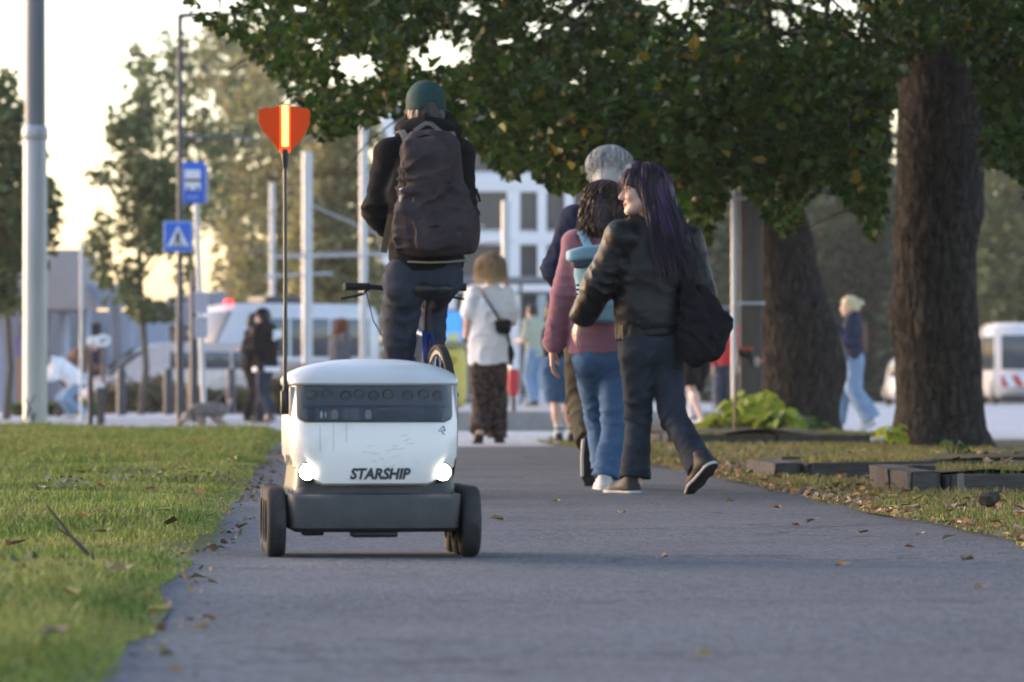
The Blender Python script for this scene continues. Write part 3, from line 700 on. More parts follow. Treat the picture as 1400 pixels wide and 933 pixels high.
PENN = M('pennant_orange', (.78, .075, .010), .6, .06, 8, spec=.15)

RD = gdist(770); RS = FPX / RD
rob = empty('delivery_robot', ((510 - 700) / RS, RD + .10, path_z(-.38, RD) - .001), math.radians(6.3)); tag(rob, 'white six wheeled delivery robot with lit headlights and orange pennant', 'delivery robot')
# outline helper: rounded plan section, half width w, front y0 (negative), rear y1
def plan(wd, y0, y1, rf, rb, n=10, crown=.02):
    pts = []
    cs = [(wd - rf, y0 + rf, rf, -PI / 2, 0), (wd - rb, y1 - rb, rb, 0, PI / 2), (-wd + rb, y1 - rb, rb, PI / 2, PI), (-wd + rf, y0 + rf, rf, PI, 1.5 * PI)]
    for cx, cy, r, a0, a1 in cs:
        for k in range(n + 1):
            a = a0 + (a1 - a0) * k / n; pts.append([cx + r * math.cos(a), cy + r * math.sin(a)])
    # add points along the front so that it can bulge
    m = 14; f = [[-wd + rf + (2 * wd - 2 * rf) * k / m, y0] for k in range(1, m)]
    pts = pts + f
    for p in pts:
        if p[1] < y0 + rf + .001: p[1] -= crown * max(0, 1 - (p[0] / wd) ** 2) * (1 if p[1] <= y0 + .03 else .3)
    return pts
def loft(levels, mat, name, parent, top=False, bottom=True, zfun=None):
    m = MB(); n = None; V = []
    for z, pl in levels:
        n = len(pl)
        for x, y in pl: V.append((x, y, zfun(x, y, z) if zfun else z))
    F = []
    for i in range(len(levels) - 1):
        for k in range(n): F.append((i * n + k, i * n + (k + 1) % n, (i + 1) * n + (k + 1) % n, (i + 1) * n + k))
    if bottom: F.append(tuple(range(n - 1, -1, -1)))
    if top: F.append(tuple((len(levels) - 1) * n + k for k in range(n)))
    m._add(V, F); return m.build(name, mat, parent, True)
# chassis
loft([(.073, plan(.222, -.02, .46, .03, .03)), (.085, plan(.236, -.04, .48, .03, .03)), (.165, plan(.243, -.046, .485, .035, .035)), (.178, plan(.243, -.04, .48, .035, .035)), (.183, plan(.225, -.02, .47, .035, .035)), (.235, plan(.215, .0, .46, .04, .04))], RDARK, 'chassis', rob, True)
loft([(.168, plan(.232, -.012, .47, .04, .04)), (.205, plan(.226, -.012, .465, .04, .04)), (.26, plan(.22, .002, .46, .04, .04))], RBLACK, 'bumper', rob, True)
m = MB(); m.bbox((.0, .02, .068), (.13, .10, .02), .006); m.build('skid_plate', RBLACK, rob, True); m = MB(); m.bbox((-.17, .05, .070), (.06, .08, .016), .005); m.build('skid_plate', RBLACK, rob, True)
# white shell: wavy lower edge, higher beside the headlights
def fz(x, y, z):
    if z > .232: return z
    a = max(0, min(1, (abs(x) - .156) / .045)); a = a * a * (3 - 2 * a)
    return z + a * .045 if y < .12 else z + .05
Z0 = .206
levels = [(Z0 - .002, plan(.218, -.022, .455, .05, .06)), (Z0 + .004, plan(.226, -.036, .462, .055, .06)), (Z0 + .022, plan(.229, -.040, .465, .058, .06)), (.285, plan(.2345, -.043, .468, .06, .06)), (.34, plan(.2365, -.040, .468, .062, .06)), (.385, plan(.2365, -.034, .467, .062, .06)), (.43, plan(.235, -.024, .465, .062, .06)), (.482, plan(.233, -.012, .462, .06, .06))]
shell = loft(levels, WHITE, 'shell', rob, True, False, fz)
def front(x, z, off=0.0):
    """point on the front of the shell"""
    zs = [l[0] for l in levels]; ws = [.218, .226, .229, .2345, .2365, .2365, .235, .233]; ys = [-.022, -.036, -.040, -.043, -.040, -.034, -.024, -.012]; rf = .06
    wd = np.interp(z, zs, ws); y0 = np.interp(z, zs, ys); e = abs(x) - (wd - rf)
    y = y0 + (rf - math.sqrt(max(0, rf * rf - e * e)) if e > 0 else 0)
    y -= .02 * max(0, 1 - (x / wd) ** 2) * (1 if y <= y0 + .03 else .3)
    return Vector((x, y - off, z))
def panel(name, x0, x1, z0, z1, off, mat, parent, rc=.02, nx=44, nz=14, thick=.004, rtop=0.004):
    """a sheet laid on the front with rounded lower corners, real thickness"""
    m = MB(); V = []; F = []
    for i in range(nz + 1):
        tz = i / nz; z = z0 + (z1 - z0) * tz; dz = z - z0; ins = rc - math.sqrt(max(0, rc * rc - (rc - dz) ** 2)) if dz < rc else 0
        du = z1 - z
        if du < rtop: ins = max(ins, rtop - math.sqrt(max(0, rtop * rtop - (rtop - du) ** 2)))
        for k in range(nx + 1): V.append(front(x0 + ins + (x1 - x0 - 2 * ins) * k / nx, z, off))
    n1 = len(V); V += [v + Vector((0, thick, 0)) for v in V]; w_ = nx + 1
    for i in range(nz):
        for k in range(nx):
            a = i * w_ + k; F.append((a, a + 1, a + 1 + w_, a + w_)); F.append((n1 + a + w_, n1 + a + 1 + w_, n1 + a + 1, n1 + a))
    for k in range(nx):
        F.append((k + 1, k, n1 + k, n1 + k + 1)); a = nz * w_ + k; F.append((a, a + 1, n1 + a + 1, n1 + a))
    for i in range(nz):
        a = i * w_; F.append((a, a + w_, n1 + a + w_, n1 + a)); a = i * w_ + nx; F.append((a + w_, a, n1 + a, n1 + a + w_))
    m._add(V, F); return m.build(name, mat, parent, True, False)
zc = lambda py: (770 - py) / RS
win = panel('window', -.2185, .2185, zc(583), zc(527), .003, RBLACK, rob, .022)
panel('sensor_bar', -.200, .200, zc(560), zc(535), .0065, SENS, win, .004, 40, 6)
panel('lower_band', -.205, .205, zc(580), zc(564), .0055, M('band_dark', (.03, .03, .034), .12, .1, 5, col2=(.09, .095, .10), pts=(.45, .55), stretch=(9, 1, .2)), win, .012, 40, 5)
for i, x in enumerate((-.175, -.135, -.083, -.045, -.005, .035, .09, .135, .175)):
    m = MB(); p = front(x, zc(545 if i % 2 else 547), .0045); m.lathe([(0, -.006), (.012, -.006), (.0155, -.002), (.0155, .006)], p, 'Y', 16); m.build('camera_lens', M('lens_dark', (.026, .03, .032), .3) if i in (2, 4, 6) else M('lens_tint', (.046, .05, .052), .3), win, True)
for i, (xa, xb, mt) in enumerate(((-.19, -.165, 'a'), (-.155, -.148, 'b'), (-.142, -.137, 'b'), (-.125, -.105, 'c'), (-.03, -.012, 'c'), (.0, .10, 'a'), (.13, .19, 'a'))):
    panel('reflection_slip', xa, xb, zc(578.5), zc(566), .0085, {'a': RBLACK, 'b': M('reflection_pale', (.55, .56, .56), .5), 'c': M('reflection_tan', (.30, .25, .21), .6)}[mt], win, .003, 4, 3, .002)  # pale, tan and black slips stand for reflections in the glass
panel('glass', -.214, .214, zc(581), zc(529), .013, WGLASS, win, .02, 40, 10, .002)
# lid
def lidrings():
    L = []; z0 = .484; H = .088
    L.append((z0 - .002, plan(.226, .006, .455, .06, .06))); L.append((z0, plan(.237, -.020, .47, .06, .06, crown=.025))); L.append((z0 + .006, plan(.2395, -.025, .473, .06, .06, crown=.025))); L.append((z0 + .018, plan(.2395, -.022, .472, .06, .06, crown=.025)))
    for t in (.12, .25, .4, .55, .7, .82, .91, .97, 1.0):
        f = max(.02, math.sqrt(max(0, 1 - t ** 1.55)))
        f = f ** .8
        pl = plan(.2385, -.020, .47, .06, .06, crown=.025); cy = .225
        L.append((z0 + .018 + (H - .018) * t * .82, [(x * f, cy + (y - cy) * f) for x, y in pl]))
    return L
lid = loft(lidrings(), M('lid_white', (.50, .505, .50), .28, .05, 9, .02, 40, coat=.2, col2=(.57, .57, .56)), 'lid', rob, True, True)  # white lid greyed: the dark canopy it reflects is put into the colour
m = MB(); m.tube([(-.10, .37, .5545), (.10, .37, .5545)], .004, 6); m.build('trim', TEAL, rob)
# pillar caps beside the window
for sx in (-1, 1):
    m = MB(); m.bbox((sx * .2305, .035, .437), (.012, .05, .088), .004); m.build('pillar', M('pillar_beige', (.42, .40, .37), .5), rob, True)
# wheels: three on each side
def wheel_parts(par):
    t = MB(); w_ = .052; R = .1
    t.lathe([(.062, -w_ / 2), (.090, -w_ / 2), (.0965, -w_ / 2 + .005), (.0995, -w_ / 2 + .012), (R, -.004), (R, .004), (.0995, w_ / 2 - .012), (.0965, w_ / 2 - .005), (.09, w_ / 2), (.062, w_ / 2), (.062, -w_ / 2)], (0, 0, 0), 'X', 40); o = t.build('tyre', RUBBER, par, True)
    h_ = MB(); h_.lathe([(0, -.018), (.03, -.02), (.058, -.012), (.0625, -.022), (.0625, .022), (.058, .012), (.03, .02), (0, .018)], (0, 0, 0), 'X', 28); h_.build('hub', RDARK, par, True)
    b = MB()
    for k in range(3): b.lathe([(.1003, -.016 + k * .013), (.1008, -.015 + k * .013), (.1008, -.0145 + k * .013), (.1003, -.0135 + k * .013)], (0, 0, 0), 'X', 40)
    b.build('tread', RUBBER, par, True)
proto = None
for sx in (-1, 1):
    for k, yy in enumerate((0.06, .225, .42)):
        if proto is None:
            wl = empty('wheel', (0, 0, 0)); wl.parent = rob; wheel_parts(wl); proto = wl
        else: wl = copy_tree(proto, rob)
        wl.location = (sx * (.274 - .003 * k), yy, .1)
# headlights
for x, pyh in ((-.190, 651), (.190, 652)):
    e = empty('headlight', (0, 0, 0)); e.parent = rob; e.location = (x, -.040, zc(pyh))
    m = MB(); m.lathe([(0, -.010), (.010, -.0095), (.017, -.007), (.0215, 0), (.0215, .01)], (0, 0, 0), 'Y', 24); m.build('lamp', HEADL, e, True)
    m = MB(); m.lathe([(.0216, -.004), (.025, -.005), (.027, .0), (.027, .03), (.0216, .03)], (0, 0, 0), 'Y', 24); m.build('bezel', RBLACK, e, True)
# lettering and marks
def text(name, body, size, mat, parent, loc, rot, shear=0.0, bold=0.0, align='CENTER', extr=.0006, sx=1.0):
    c = bpy.data.curves.new(name, 'FONT'); c.body = body; c.size = size; c.shear = shear; c.offset = bold; c.align_x = align; c.extrude = extr; c.resolution_u = 3
    o = bpy.data.objects.new(name, c); COL.objects.link(o); dg = bpy.context.evaluated_depsgraph_get(); dg.update(); me = bpy.data.meshes.new_from_object(o.evaluated_get(dg)); bpy.data.objects.remove(o)
    n = link(name, me, mat, parent); n.location = loc; n.rotation_euler = rot; n.scale = (sx, 1, 1); return n
t = text('lettering', 'STARSHIP', .0415, INK, rob, front(.01, zc(660.5), .0), (PI / 2, 0, 0), .22, .0016, sx=.93)
for v in t.data.vertices:
    xx = v.co.x * .93 + .01; zz = v.co.y + zc(660.5); v.co.z = v.co.z * .5 - (front(xx, zz).y - front(.01, zc(660.5)).y) + .002
t2_ = text('lettering', 'STARSHIP', .036, INK, rob, (-.2365, .12, .262), (PI / 2, 0, -PI / 2), .2, .0012)
m = MB()
c0 = front(.187, zc(594), .0015)
for a, b in (((-.010, -.004), (.004, .012)), ((.004, .012), (.009, -.001)), ((.009, -.001), (-.002, -.002)), ((-.002, -.002), (.006, -.012))):
    p, q = front(.187 + a[0], zc(594) + a[1], .001), front(.187 + b[0], zc(594) + b[1], .001); m.tube([p, q], .0011, 4)
m.build('emblem', INK, rob)
for x, z0_, z1_ in ((-.118, .30, .375), (-.082, .325, .38), (-.155, .30, .37)): m = MB(); m.tube([front(x, z, .0) for z in np.linspace(z0_, z1_, 6)], .0006, 4); m.build('panel_line', SCUFF, rob)
m = MB()
for k in range(14):
    x, z = .02 + random.uniform(-.06, .07), .30 + random.uniform(-.05, .05); m.tube([front(x, z, -.0002), front(x + random.uniform(.01, .03), z + random.uniform(-.012, .012), -.0002)], .0007, 4)
tag(m.build('scratches', SCUFF, rob), kind='stuff')
# pennant mast with its light
fm = Vector((-.2465, .06, 0)); zf = lambda py: (770 - py) / RS * 1.0
fl = empty('pennant', fm); fl.parent = rob
m = MB(); m.bbox((0, 0, zf(556)), (.024, .03, zf(540) - zf(573)), .004); m.bbox((0.003, 0, zf(535)), (.018, .022, zf(527) - zf(543)), .004); m.build('mast_clamp', RBLACK, fl, True)
m = MB(); m.tube([(0, 0, zf(545)), (.001, 0, zf(400)), (0, 0, zf(210))], [.0062, .0055, .0052], 10); m.build('mast', M('mast_black', (.02, .025, .035), .3), fl, True)
m = MB(); m.lathe([(.006, zf(232)), (.009, zf(222)), (.011, zf(212)), (.011, zf(206)), (0, zf(206))], (0, 0, 0), 'Z', 14); m.build('socket', RBLACK, fl, True)
pn = [(-.0, 145.5), (-37, 151), (-36.5, 169), (-31, 180), (-8, 208), (8, 208), (24, 191), (34, 172), (35, 156), (33, 150)]
m = MB(); m.prism([((x / RS), -.0025, zf(y)) for x, y in pn], (0, .005, 0)); m.build('pennant_sheet', PENN, fl)
m = MB(); m.bbox((0, 0, zf(178)), (.031, .016, zf(144) - zf(211)), .005); m.build('light_housing', LEDR, fl, True)
m = MB(); m.bbox((0, 0, zf(174)), (.020, .021, zf(146) - zf(203)), .003); st = m.build('light_strip', LEDC, fl, True)
for k in range(15):
    m = MB(); m.box((0, -.0112, zf(150 + k * 3.5)), (.006, .003, .004)); m.build('diode', M('diode', (1, .5, .1), .4, emis=(1, .62, .16), estr=.8), st)
# ------------------------------------------------------------------ people: shared builders
def V3(*a): return Vector(a)
def nrm(v): return Vector(v).normalized()
SKIN = M('skin', (.52, .30, .22), .5, .10, 25, .08, 220, col2=(.60, .36, .27))
SKIN_PALE = M('skin_pale', (.62, .40, .33), .48, .1, 30, .05, 220, col2=(.70, .45, .37))
LIPS = M('lips', (.45, .12, .12), .4)
BROW = M('brow', (.05, .025, .03), .7)
EYEW = M('eye_white', (.6, .58, .56), .25)

class Fig:
    """joint positions are given as photo points on the figure's own plane, dy = metres away from it"""
    def __init__(s, px, d, name, label, cat='person', group=None):
        s.px, s.d, s.s = px, d, FPX / d; s.gy = HOR + CAM_H * s.s
        s.root = empty(name, ((px - 700) / s.s, d, 0)); tag(s.root, label, cat, group)
        s.z0 = 0.0
    def J(s, px, py, dy=0.0): return Vector(((px - s.px) / s.s, dy, (s.gy - py) / s.s))

def head_axes(fwd, up=(0, 0, 1)):
    f = nrm(fwd); r = f.cross(Vector(up)).normalized(); u = r.cross(f); return f, r, u

def add_head(v, c, fwd, size=1.0, k=.012, up=(0, 0, 1)):
    f, r, u = head_axes(fwd, up); S = size; R = [r, f, u]
    P = lambda a, b, z: c + r * (a * S) + f * (b * S) + u * (z * S)
    v.ell(P(0, -.012, .03), (.076 * S, .097 * S, .092 * S), R, k)
    v.ell(P(0, .03, -.035), (.060 * S, .064 * S, .078 * S), R, .02)
    v.cone(P(-.05, -.01, -.045), P(-.018, .074, -.092), .024 * S, .016 * S, .025); v.cone(P(.05, -.01, -.045), P(.018, .074, -.092), .024 * S, .016 * S, .025)
    v.ell(P(0, .078, -.094), (.02 * S, .017 * S, .016 * S), R, .015)            # chin
    v.cone(P(-.032, .074, .028), P(.032, .074, .028), .016 * S, .016 * S, .015)    # brow ridge
    v.ell(P(-.034, .072, -.022), (.022 * S, .018 * S, .02 * S), R, .02); v.ell(P(.034, .072, -.022), (.022 * S, .018 * S, .02 * S), R, .02)
    for sx in (-1, 1): v.ell(P(sx * .031, .093, .008), (.017 * S, .012 * S, .011 * S), R, .008, 'sub')
    for sx in (-1, 1): v.ell(P(sx * .031, .077, .007), (.0135 * S, .0125 * S, .011 * S), R, .003)
    v.cone(P(0, .088, .016), P(0, .113, -.026), .008 * S, .0125 * S, .01); v.ell(P(0, .101, -.032), (.016 * S, .011 * S, .009 * S), R, .008)
    v.ell(P(0, .092, -.056), (.021 * S, .012 * S, .0065 * S), R, .005); v.ell(P(0, .089, -.068), (.018 * S, .012 * S, .007 * S), R, .005)
    for sx in (-1, 1):
        v.ell(P(sx * .078, -.012, -.004), (.011 * S, .02 * S, .033 * S), R, .006); v.ell(P(sx * .088, -.008, .0), (.006 * S, .011 * S, .018 * S), R, .004, 'sub')

def face_paint(c, fwd, size=1.0):
    f, r, u = head_axes(fwd)
    def fn(C):
        q = (C - np.array(c)) / size; a = q @ np.array(r); b = q @ np.array(f); z = q @ np.array(u)
        m = np.zeros(len(C), np.int32)
        m[(b > .08) & (np.abs(a) < .022) & (z < -.049) & (z > -.077)] = 1
        m[(b > .06) & (np.abs(np.abs(a) - .031) < .02) & (z > .026) & (z < .037)] = 2
        m[(b > .07) & (np.abs(np.abs(a) - .031) < .0125) & (np.abs(z - .007) < .0075)] = 3
        m[(b > .07) & (np.abs(np.abs(a) - .033) < .0055) & (np.abs(z - .007) < .007)] = 2
        return m
    return fn

def add_hand(v, w, hd, pn, ts, size=1.0, curl=.5):
    """palm, four fingers and a thumb; hd: wrist->knuckles, pn: palm normal, ts: towards the thumb"""
    w = Vector(w); hd = nrm(hd); ts = (Vector(ts) - hd * Vector(ts).dot(hd)).normalized(); pn = (Vector(pn) - hd * Vector(pn).dot(hd)); pn = (pn - ts * pn.dot(ts)).normalized()
    S = size
    v.cone(w, w + hd * .03 * S, .024 * S, .027 * S, .01, (pn, .75))
    for o in (.022, 0, -.022): v.cone(w + hd * .025 * S + ts * o * .7 * S, w + hd * .082 * S + ts * o * S, .017 * S, .014 * S, .012, (pn, .85))
    for o, L in ((.031, .066), (.0105, .076), (-.0105, .070), (-.031, .054)):
        k0 = w + hd * .085 * S + ts * o * S
        a1 = curl * .55; d1 = (hd * math.cos(a1) + pn * math.sin(a1)); a2 = curl * 1.5; d2 = (hd * math.cos(a2) + pn * math.sin(a2)); a3 = curl * 2.3; d3 = hd * math.cos(a3) + pn * math.sin(a3)
        k1 = k0 + d1 * L * .45 * S; k2 = k1 + d2 * L * .32 * S; k3 = k2 + d3 * L * .25 * S
        v.chain([k0, k1, k2, k3], [.0092 * S, .0085 * S, .008 * S, .007 * S], .003)
    t0 = w + hd * .028 * S + ts * .026 * S; t1 = t0 + (hd * .75 + ts * .6 + pn * .35).normalized() * .042 * S; t2 = t1 + (hd * .9 + ts * .15 + pn * .5).normalized() * .034 * S
    v.chain([t0, t1, t2], [.014 * S, .0105 * S, .0085 * S], .005)

def bounds(pts, pad):
    a = np.array([list(p) for p in pts]); return a.min(0) - pad, a.max(0) + pad

def body_mesh(F, j, g=1.0, skin=None, h=.007, hands=(('L', .5), ('R', .5)), paint=True, neckr=.054, bare=False):
    """one continuous skin surface: head, neck, torso, arms with hands, legs with feet"""
    pts = [p for k, p in j.items() if isinstance(p, Vector) and k not in ('hf', 'f', 'hdL', 'hdR', 'pnL', 'pnR', 'tsL', 'tsR', 'upv')]
    lo, hi = bounds(pts, .24); v = Vol(lo, hi, h); f = j['f']; H = j.get('hs', 1.0)
    v.cone(j['pel'], j['waist'], .145 * g, .12 * g, .04, (f, .72)); v.cone(j['waist'], j['chest'], .12 * g, .138 * g, .04, (f, .72))
    v.cone(j['chest'], (j['shL'] + j['shR']) / 2, .135 * g, .07 * g, .05, (f, .7)); v.cone(j['shL'], j['shR'], .05 * g, .05 * g, .04)
    v.cone(j['neck'], j['head'] + Vector((0, 0, -.03)), neckr * H, .05 * H, .03)
    add_head(v, j['head'], j['hf'], H, up=j.get('upv', (0, 0, 1)))
    for s_ in 'LR':
        v.chain([j['sh' + s_], j['el' + s_], j['wr' + s_]], [.05 * g, .039 * g, .025], .02)
        v.chain([j['hip' + s_], j['kn' + s_], j['an' + s_]], [.078 * g, .048 * g, .034], .03)
        cal = j['kn' + s_].lerp(j['an' + s_], .3)
        if bare: v.ell(cal - f * .012, (.05 * g, .052 * g, .09), None, .04)
        v.cone(j['an' + s_] - Vector((0, 0, .02)), j['an' + s_].lerp(j['to' + s_], .75), .034, .024, .02)
    for s_, cu in hands:
        hd = j.get('hd' + s_, j['wr' + s_] - j['el' + s_]); add_hand(v, j['wr' + s_], hd, j.get('pn' + s_, f), j.get('ts' + s_, f), j.get('hsz', 1.0), cu)
    mats = [skin or SKIN, LIPS, BROW, EYEW]
    return v.build('body', mats, F.root, face_paint(j['head'], j['hf'], H) if paint else None)

def top_vol(F, j, g=1.0, off=.022, h=.008, sleeves=(1.0, 1.0), pelr=.155, waistr=.14, chestr=.15, slr=(.062, .052, .045), down=.0, shr=.058, flat=.74, k=.035):
    pts = [j[k_] for k_ in ('pel', 'waist', 'chest', 'neck', 'shL', 'shR', 'elL', 'elR', 'wrL', 'wrR')]
    lo, hi = bounds(pts, .27); v = Vol(lo, hi, h); f = j['f']; o = off
    low = j['pel'] - Vector((0, 0, down))
    v.cone(low, j['waist'], pelr * g + o, waistr * g + o, k, (f, flat)); v.cone(j['waist'], j['chest'], waistr * g + o, chestr * g + o, k, (f, flat))
    mid = (j['shL'] + j['shR']) / 2
    v.cone(j['chest'], mid, chestr * g + o, .075 * g + o, .05, (f, .72)); v.cone(j['shL'], j['shR'], shr * g + o * .6, shr * g + o * .6, .04)
    v.cone(mid, j['neck'], .075 * g + o * .5, .06 + o * .4, .03)
    for s_, fr in zip('LR', sleeves):
        if fr <= 0: continue
        sh, el, wr = j['sh' + s_], j['el' + s_], j['wr' + s_]
        a, b, c = [x * g + o * .45 for x in slr]
        if fr > .5: v.chain([sh, el, el.lerp(wr, (fr - .5) * 2)], [a, b, b + (c - b) * (fr - .5) * 2], .022)
        else: v.chain([sh, sh.lerp(el, fr * 2)], [a, a + (b - a) * fr * 2], .022)
    for q, s_ in enumerate('LR'):
        if sleeves[q] > .5:
            v.folds(j['el' + s_], (j['wr' + s_] - j['sh' + s_]) + Vector((.03, 0, .02)), .010, .05, .13, q); v.folds(j['wr' + s_].lerp(j['el' + s_], .25), j['wr' + s_] - j['el' + s_], .006, .032, .07, q + 4)
            v.folds(j['sh' + s_].lerp(j['el' + s_], .3), (j['el' + s_] - j['sh' + s_]) + Vector((.1 * (1 if q else -1), 0, .1)), .006, .06, .12, q + 8)
    v.folds(j['waist'], j['chest'] - j['pel'] + Vector((.06, 0, 0)), .006, .075, .2, 21)
    return v

def pants_vol(F, j, g=1.0, off=.012, h=.008, prof=(.095, .075, .06, .055), hem=(1.0, 1.0), pelr=.14, up=.10, k=.014, flat=.80):
    """prof: radius at hip, knee, mid-calf, hem"""
    pts = [j[k_] for k_ in ('pel', 'waist', 'hipL', 'hipR', 'knL', 'knR', 'anL', 'anR')]
    lo, hi = bounds(pts, .25); v = Vol(lo, hi, h); f = j['f']; o = off
    v.cone(j['pel'], j['pel'].lerp(j['waist'], min(1, up * 8)), pelr * g + o, pelr * .93 * g + o, .03, (f, flat))
    for s_, hm in zip('LR', hem):
        hip, kn, an = j['hip' + s_], j['kn' + s_], j['an' + s_]
        r = [x * g + o for x in prof]
        end = kn.lerp(an, hm) if hm > 0 else hip.lerp(kn, 1 + hm)
        if hm > 0: v.chain([hip, kn, kn.lerp(end, .5), end], r, k)
        else: v.chain([hip, end], [r[0], r[0] + (r[1] - r[0]) * (1 + hm) * .5], k)
        v.cone(hip - f * .03, hip - f * .03 + Vector((0, 0, .05)), .078 * g + o, .078 * g + o, .04)
        if hm > 0:
            v.folds(kn, (end - hip) + Vector((.08, 0, 0)), .010, .06, .14, ord(s_), .06); v.folds(end.lerp(kn, .15), end - kn, .008, .05, .11, ord(s_) + 3, .05)
        v.folds(hip.lerp(kn, .15), (kn - hip) + Vector((.2, 0, 0)), .009, .07, .14, ord(s_) + 5, .05)
        dirn = (end - (kn if hm > 0 else hip)).normalized()
        R = .16; v.plane(end, dirn, .004, (np.array(end) - R, np.array(end) + R))
    return v

_SHOE = {}
def shoe(F, heel, fwd, up, upper, sole, size=1.0, high=0.0):
    """heel: where the back of the sole meets the ground"""
    if 'm' not in _SHOE:
        v = Vol((-.07, -.03, -.02), (.07, .31, .15), .0055)
        v.chain([(0, .04, .03), (0, .10, .035), (0, .19, .022), (0, .243, .018)], [.036, .035, .042, .03], .015, ((0, 0, 1), .95))
        v.cone((0, .06, .05), (0, .048, .105), .042, .038, .03); v.cone((0, .09, .055), (0, .17, .035), .034, .03, .03); v.plane((0, 0, .018), (0, 0, -1), .003); v.plane((0, .05, .112), (0, -.15, 1), .004)
        _SHOE['m'] = v.surf()
        v = Vol((-.07, -.03, -.03), (.07, .31, .06), .0055)
        v.chain([(0, .038, .012), (0, .10, .012), (0, .19, .012), (0, .247, .012)], [.042, .039, .049, .034], .012, ((0, 0, 1), .9)); v.plane((0, 0, .007), (0, 0, -1), .002); v.plane((0, 0, .024), (0, 0, 1), .004)
        _SHOE['s'] = v.surf()
        v = Vol((-.07, -.03, -.03), (.07, .31, .06), .0055); v.chain([(0, .038, .012), (0, .10, .012), (0, .19, .012), (0, .247, .012)], [.040, .037, .047, .032], .012, ((0, 0, 1), .9)); v.plane((0, 0, 0), (0, 0, -1), .002); v.plane((0, 0, .010), (0, 0, 1), .003); _SHOE['o'] = v.surf()
    fwd = nrm(fwd); up = Vector(up); r = fwd.cross(up).normalized(); up = r.cross(fwd)
    Mx = Matrix((r, fwd, up)).transposed().to_4x4() * 1.0
    a = np_mesh('shoe', *_SHOE['m'], upper, F.root, True); b = np_mesh('midsole', *_SHOE['s'], sole, a, True); np_mesh('outsole', *_SHOE['o'], M('outsole_rubber', (.018, .018, .018), .8, .2, 30, .4, 60), a, True)
    a.matrix_local = Matrix.Translation(heel) @ Mx @ Matrix.Scale(size, 4)
    return a

def strands(name, paths, width, mat, parent, taper=.35):
    """paths: (n, m, 3) points; each strand a thin three-sided tapering lock"""
    Pt = np.asarray(paths, np.float32); n, m, _ = Pt.shape
    T = np.gradient(Pt, axis=1); T /= np.linalg.norm(T, axis=-1, keepdims=True) + 1e-9
    ref = RNG.normal(size=(n, 1, 3)).astype(np.float32)
    A = np.cross(T, ref); A /= np.linalg.norm(A, axis=-1, keepdims=True) + 1e-9; B = np.cross(T, A)
    wd = (np.ones(n) * width if np.isscalar(width) else width)[:, None] * (1 - (1 - taper) * np.linspace(0, 1, m) ** 2)[None, :]
    V = np.stack([Pt + wd[..., None] * (math.cos(q) * A + math.sin(q) * B) for q in (0, 2.1, 4.2)], 2).reshape(-1, 3)
    i = np.arange(n)[:, None, None] * (m * 3); s_ = np.arange(m - 1)[None, :, None] * 3; q = np.arange(3)[None, None, :]; q2 = (q + 1) % 3
    F4 = np.stack([i + s_ + q, i + s_ + q2, i + s_ + 3 + q2, i + s_ + 3 + q], -1).reshape(-1, 4)
    return np_mesh(name, V, F4, mat, parent, True)

def hair_paths(c, fwd, n, length, S=1.0, face=.85, wav=0.0, wf=40, spread=.12, lift=.008, m=12, bang=None, back=0.0, seed=1, jit=.5, az0=0.0, azw=PI, tilt=0.0, up=(0, 0, 1), side=0.0):
    """strands leave the crown, follow the skull and then hang. face: half-angle kept free in front"""
    rg = np.random.default_rng(seed); f, r, u = [np.array(x) for x in head_axes(fwd, up)]; c = np.array(c) + u * .03 * S
    out = []
    while len(out) < n:
        az = rg.uniform(-azw, azw) + az0
        a = abs((az + PI) % (2 * PI) - PI)
        isb = a < face
        if isb and bang is None: continue
        dirh = math.cos(az) * f + math.sin(az) * r
        rad = S * (.085 + .022 * abs(math.cos(az))) + lift * rg.uniform(.2, 1.6)
        th0 = rg.uniform(.02, .5) if rg.random() < .5 else rg.uniform(.3, 1.3); L = length * rg.uniform(1 - .25 * jit, 1) if not isb else bang
        ph = rg.uniform(0, 6.28); sp = spread * rg.uniform(.5, 1.3); pts = []; s = 0.0; arc = (PI / 2 + .15 - th0) * rad
        for i in range(m):
            q = i / (m - 1) * L
            if q < arc:
                th = th0 + q / rad; p = c + dirh * (math.sin(th) * rad) + u * (math.cos(th) * (.097 * S + lift)) ; fall = 0
            else:
                fall = q - arc; th = PI / 2 + .15
                p = c + dirh * (math.sin(th) * rad * (1 - .25 * min(1, fall / .12) * (1 if spread < .05 else 0))) + u * (math.cos(th) * .097 * S) - np.array((0, 0, 1.0)) * fall + dirh * sp * fall - f * back * fall + r * side * fall
            if wav:
                p = p + (math.sin(wf * q + ph) * r + math.cos(wf * q * .9 + ph) * f) * wav * min(1, q / .08)
            pts.append(p)
        out.append(pts)
    return np.array(out, np.float32)

def hair_base(name, c, fwd, mat, parent, S=1.0, grow=.006, low=-.06, faceb=.052, extra=None, h=.006, up=(0, 0, 1)):
    """solid cap of hair that follows the skull, open over the face"""
    f, r, u = head_axes(fwd, up); c = Vector(c)
    v = Vol(np.array(c) - .3 * S, np.array(c) + .22 * S, h); R = [r, f, u]
    v.ell(c - f * .012 * S + u * .03 * S, ((.079 + grow) * S, (.1 + grow) * S, (.096 + grow) * S), R, .01); v.ell(c - f * .03 * S - u * .03 * S, ((.074 + grow) * S, (.078 + grow) * S, (.07 + grow) * S), R, .03)
    if extra: extra(v, c, f, r, u)
    v.plane(c + u * low * S, -u, .01)
    v.cone(c + f * .14 * S - u * .02 * S, c + f * faceb * S - u * .05 * S, .085 * S, .07 * S, .01, None, 'sub')
    v.wrinkle(.003, (60, 60, 14), 3)
    return v.build(name, mat, parent)
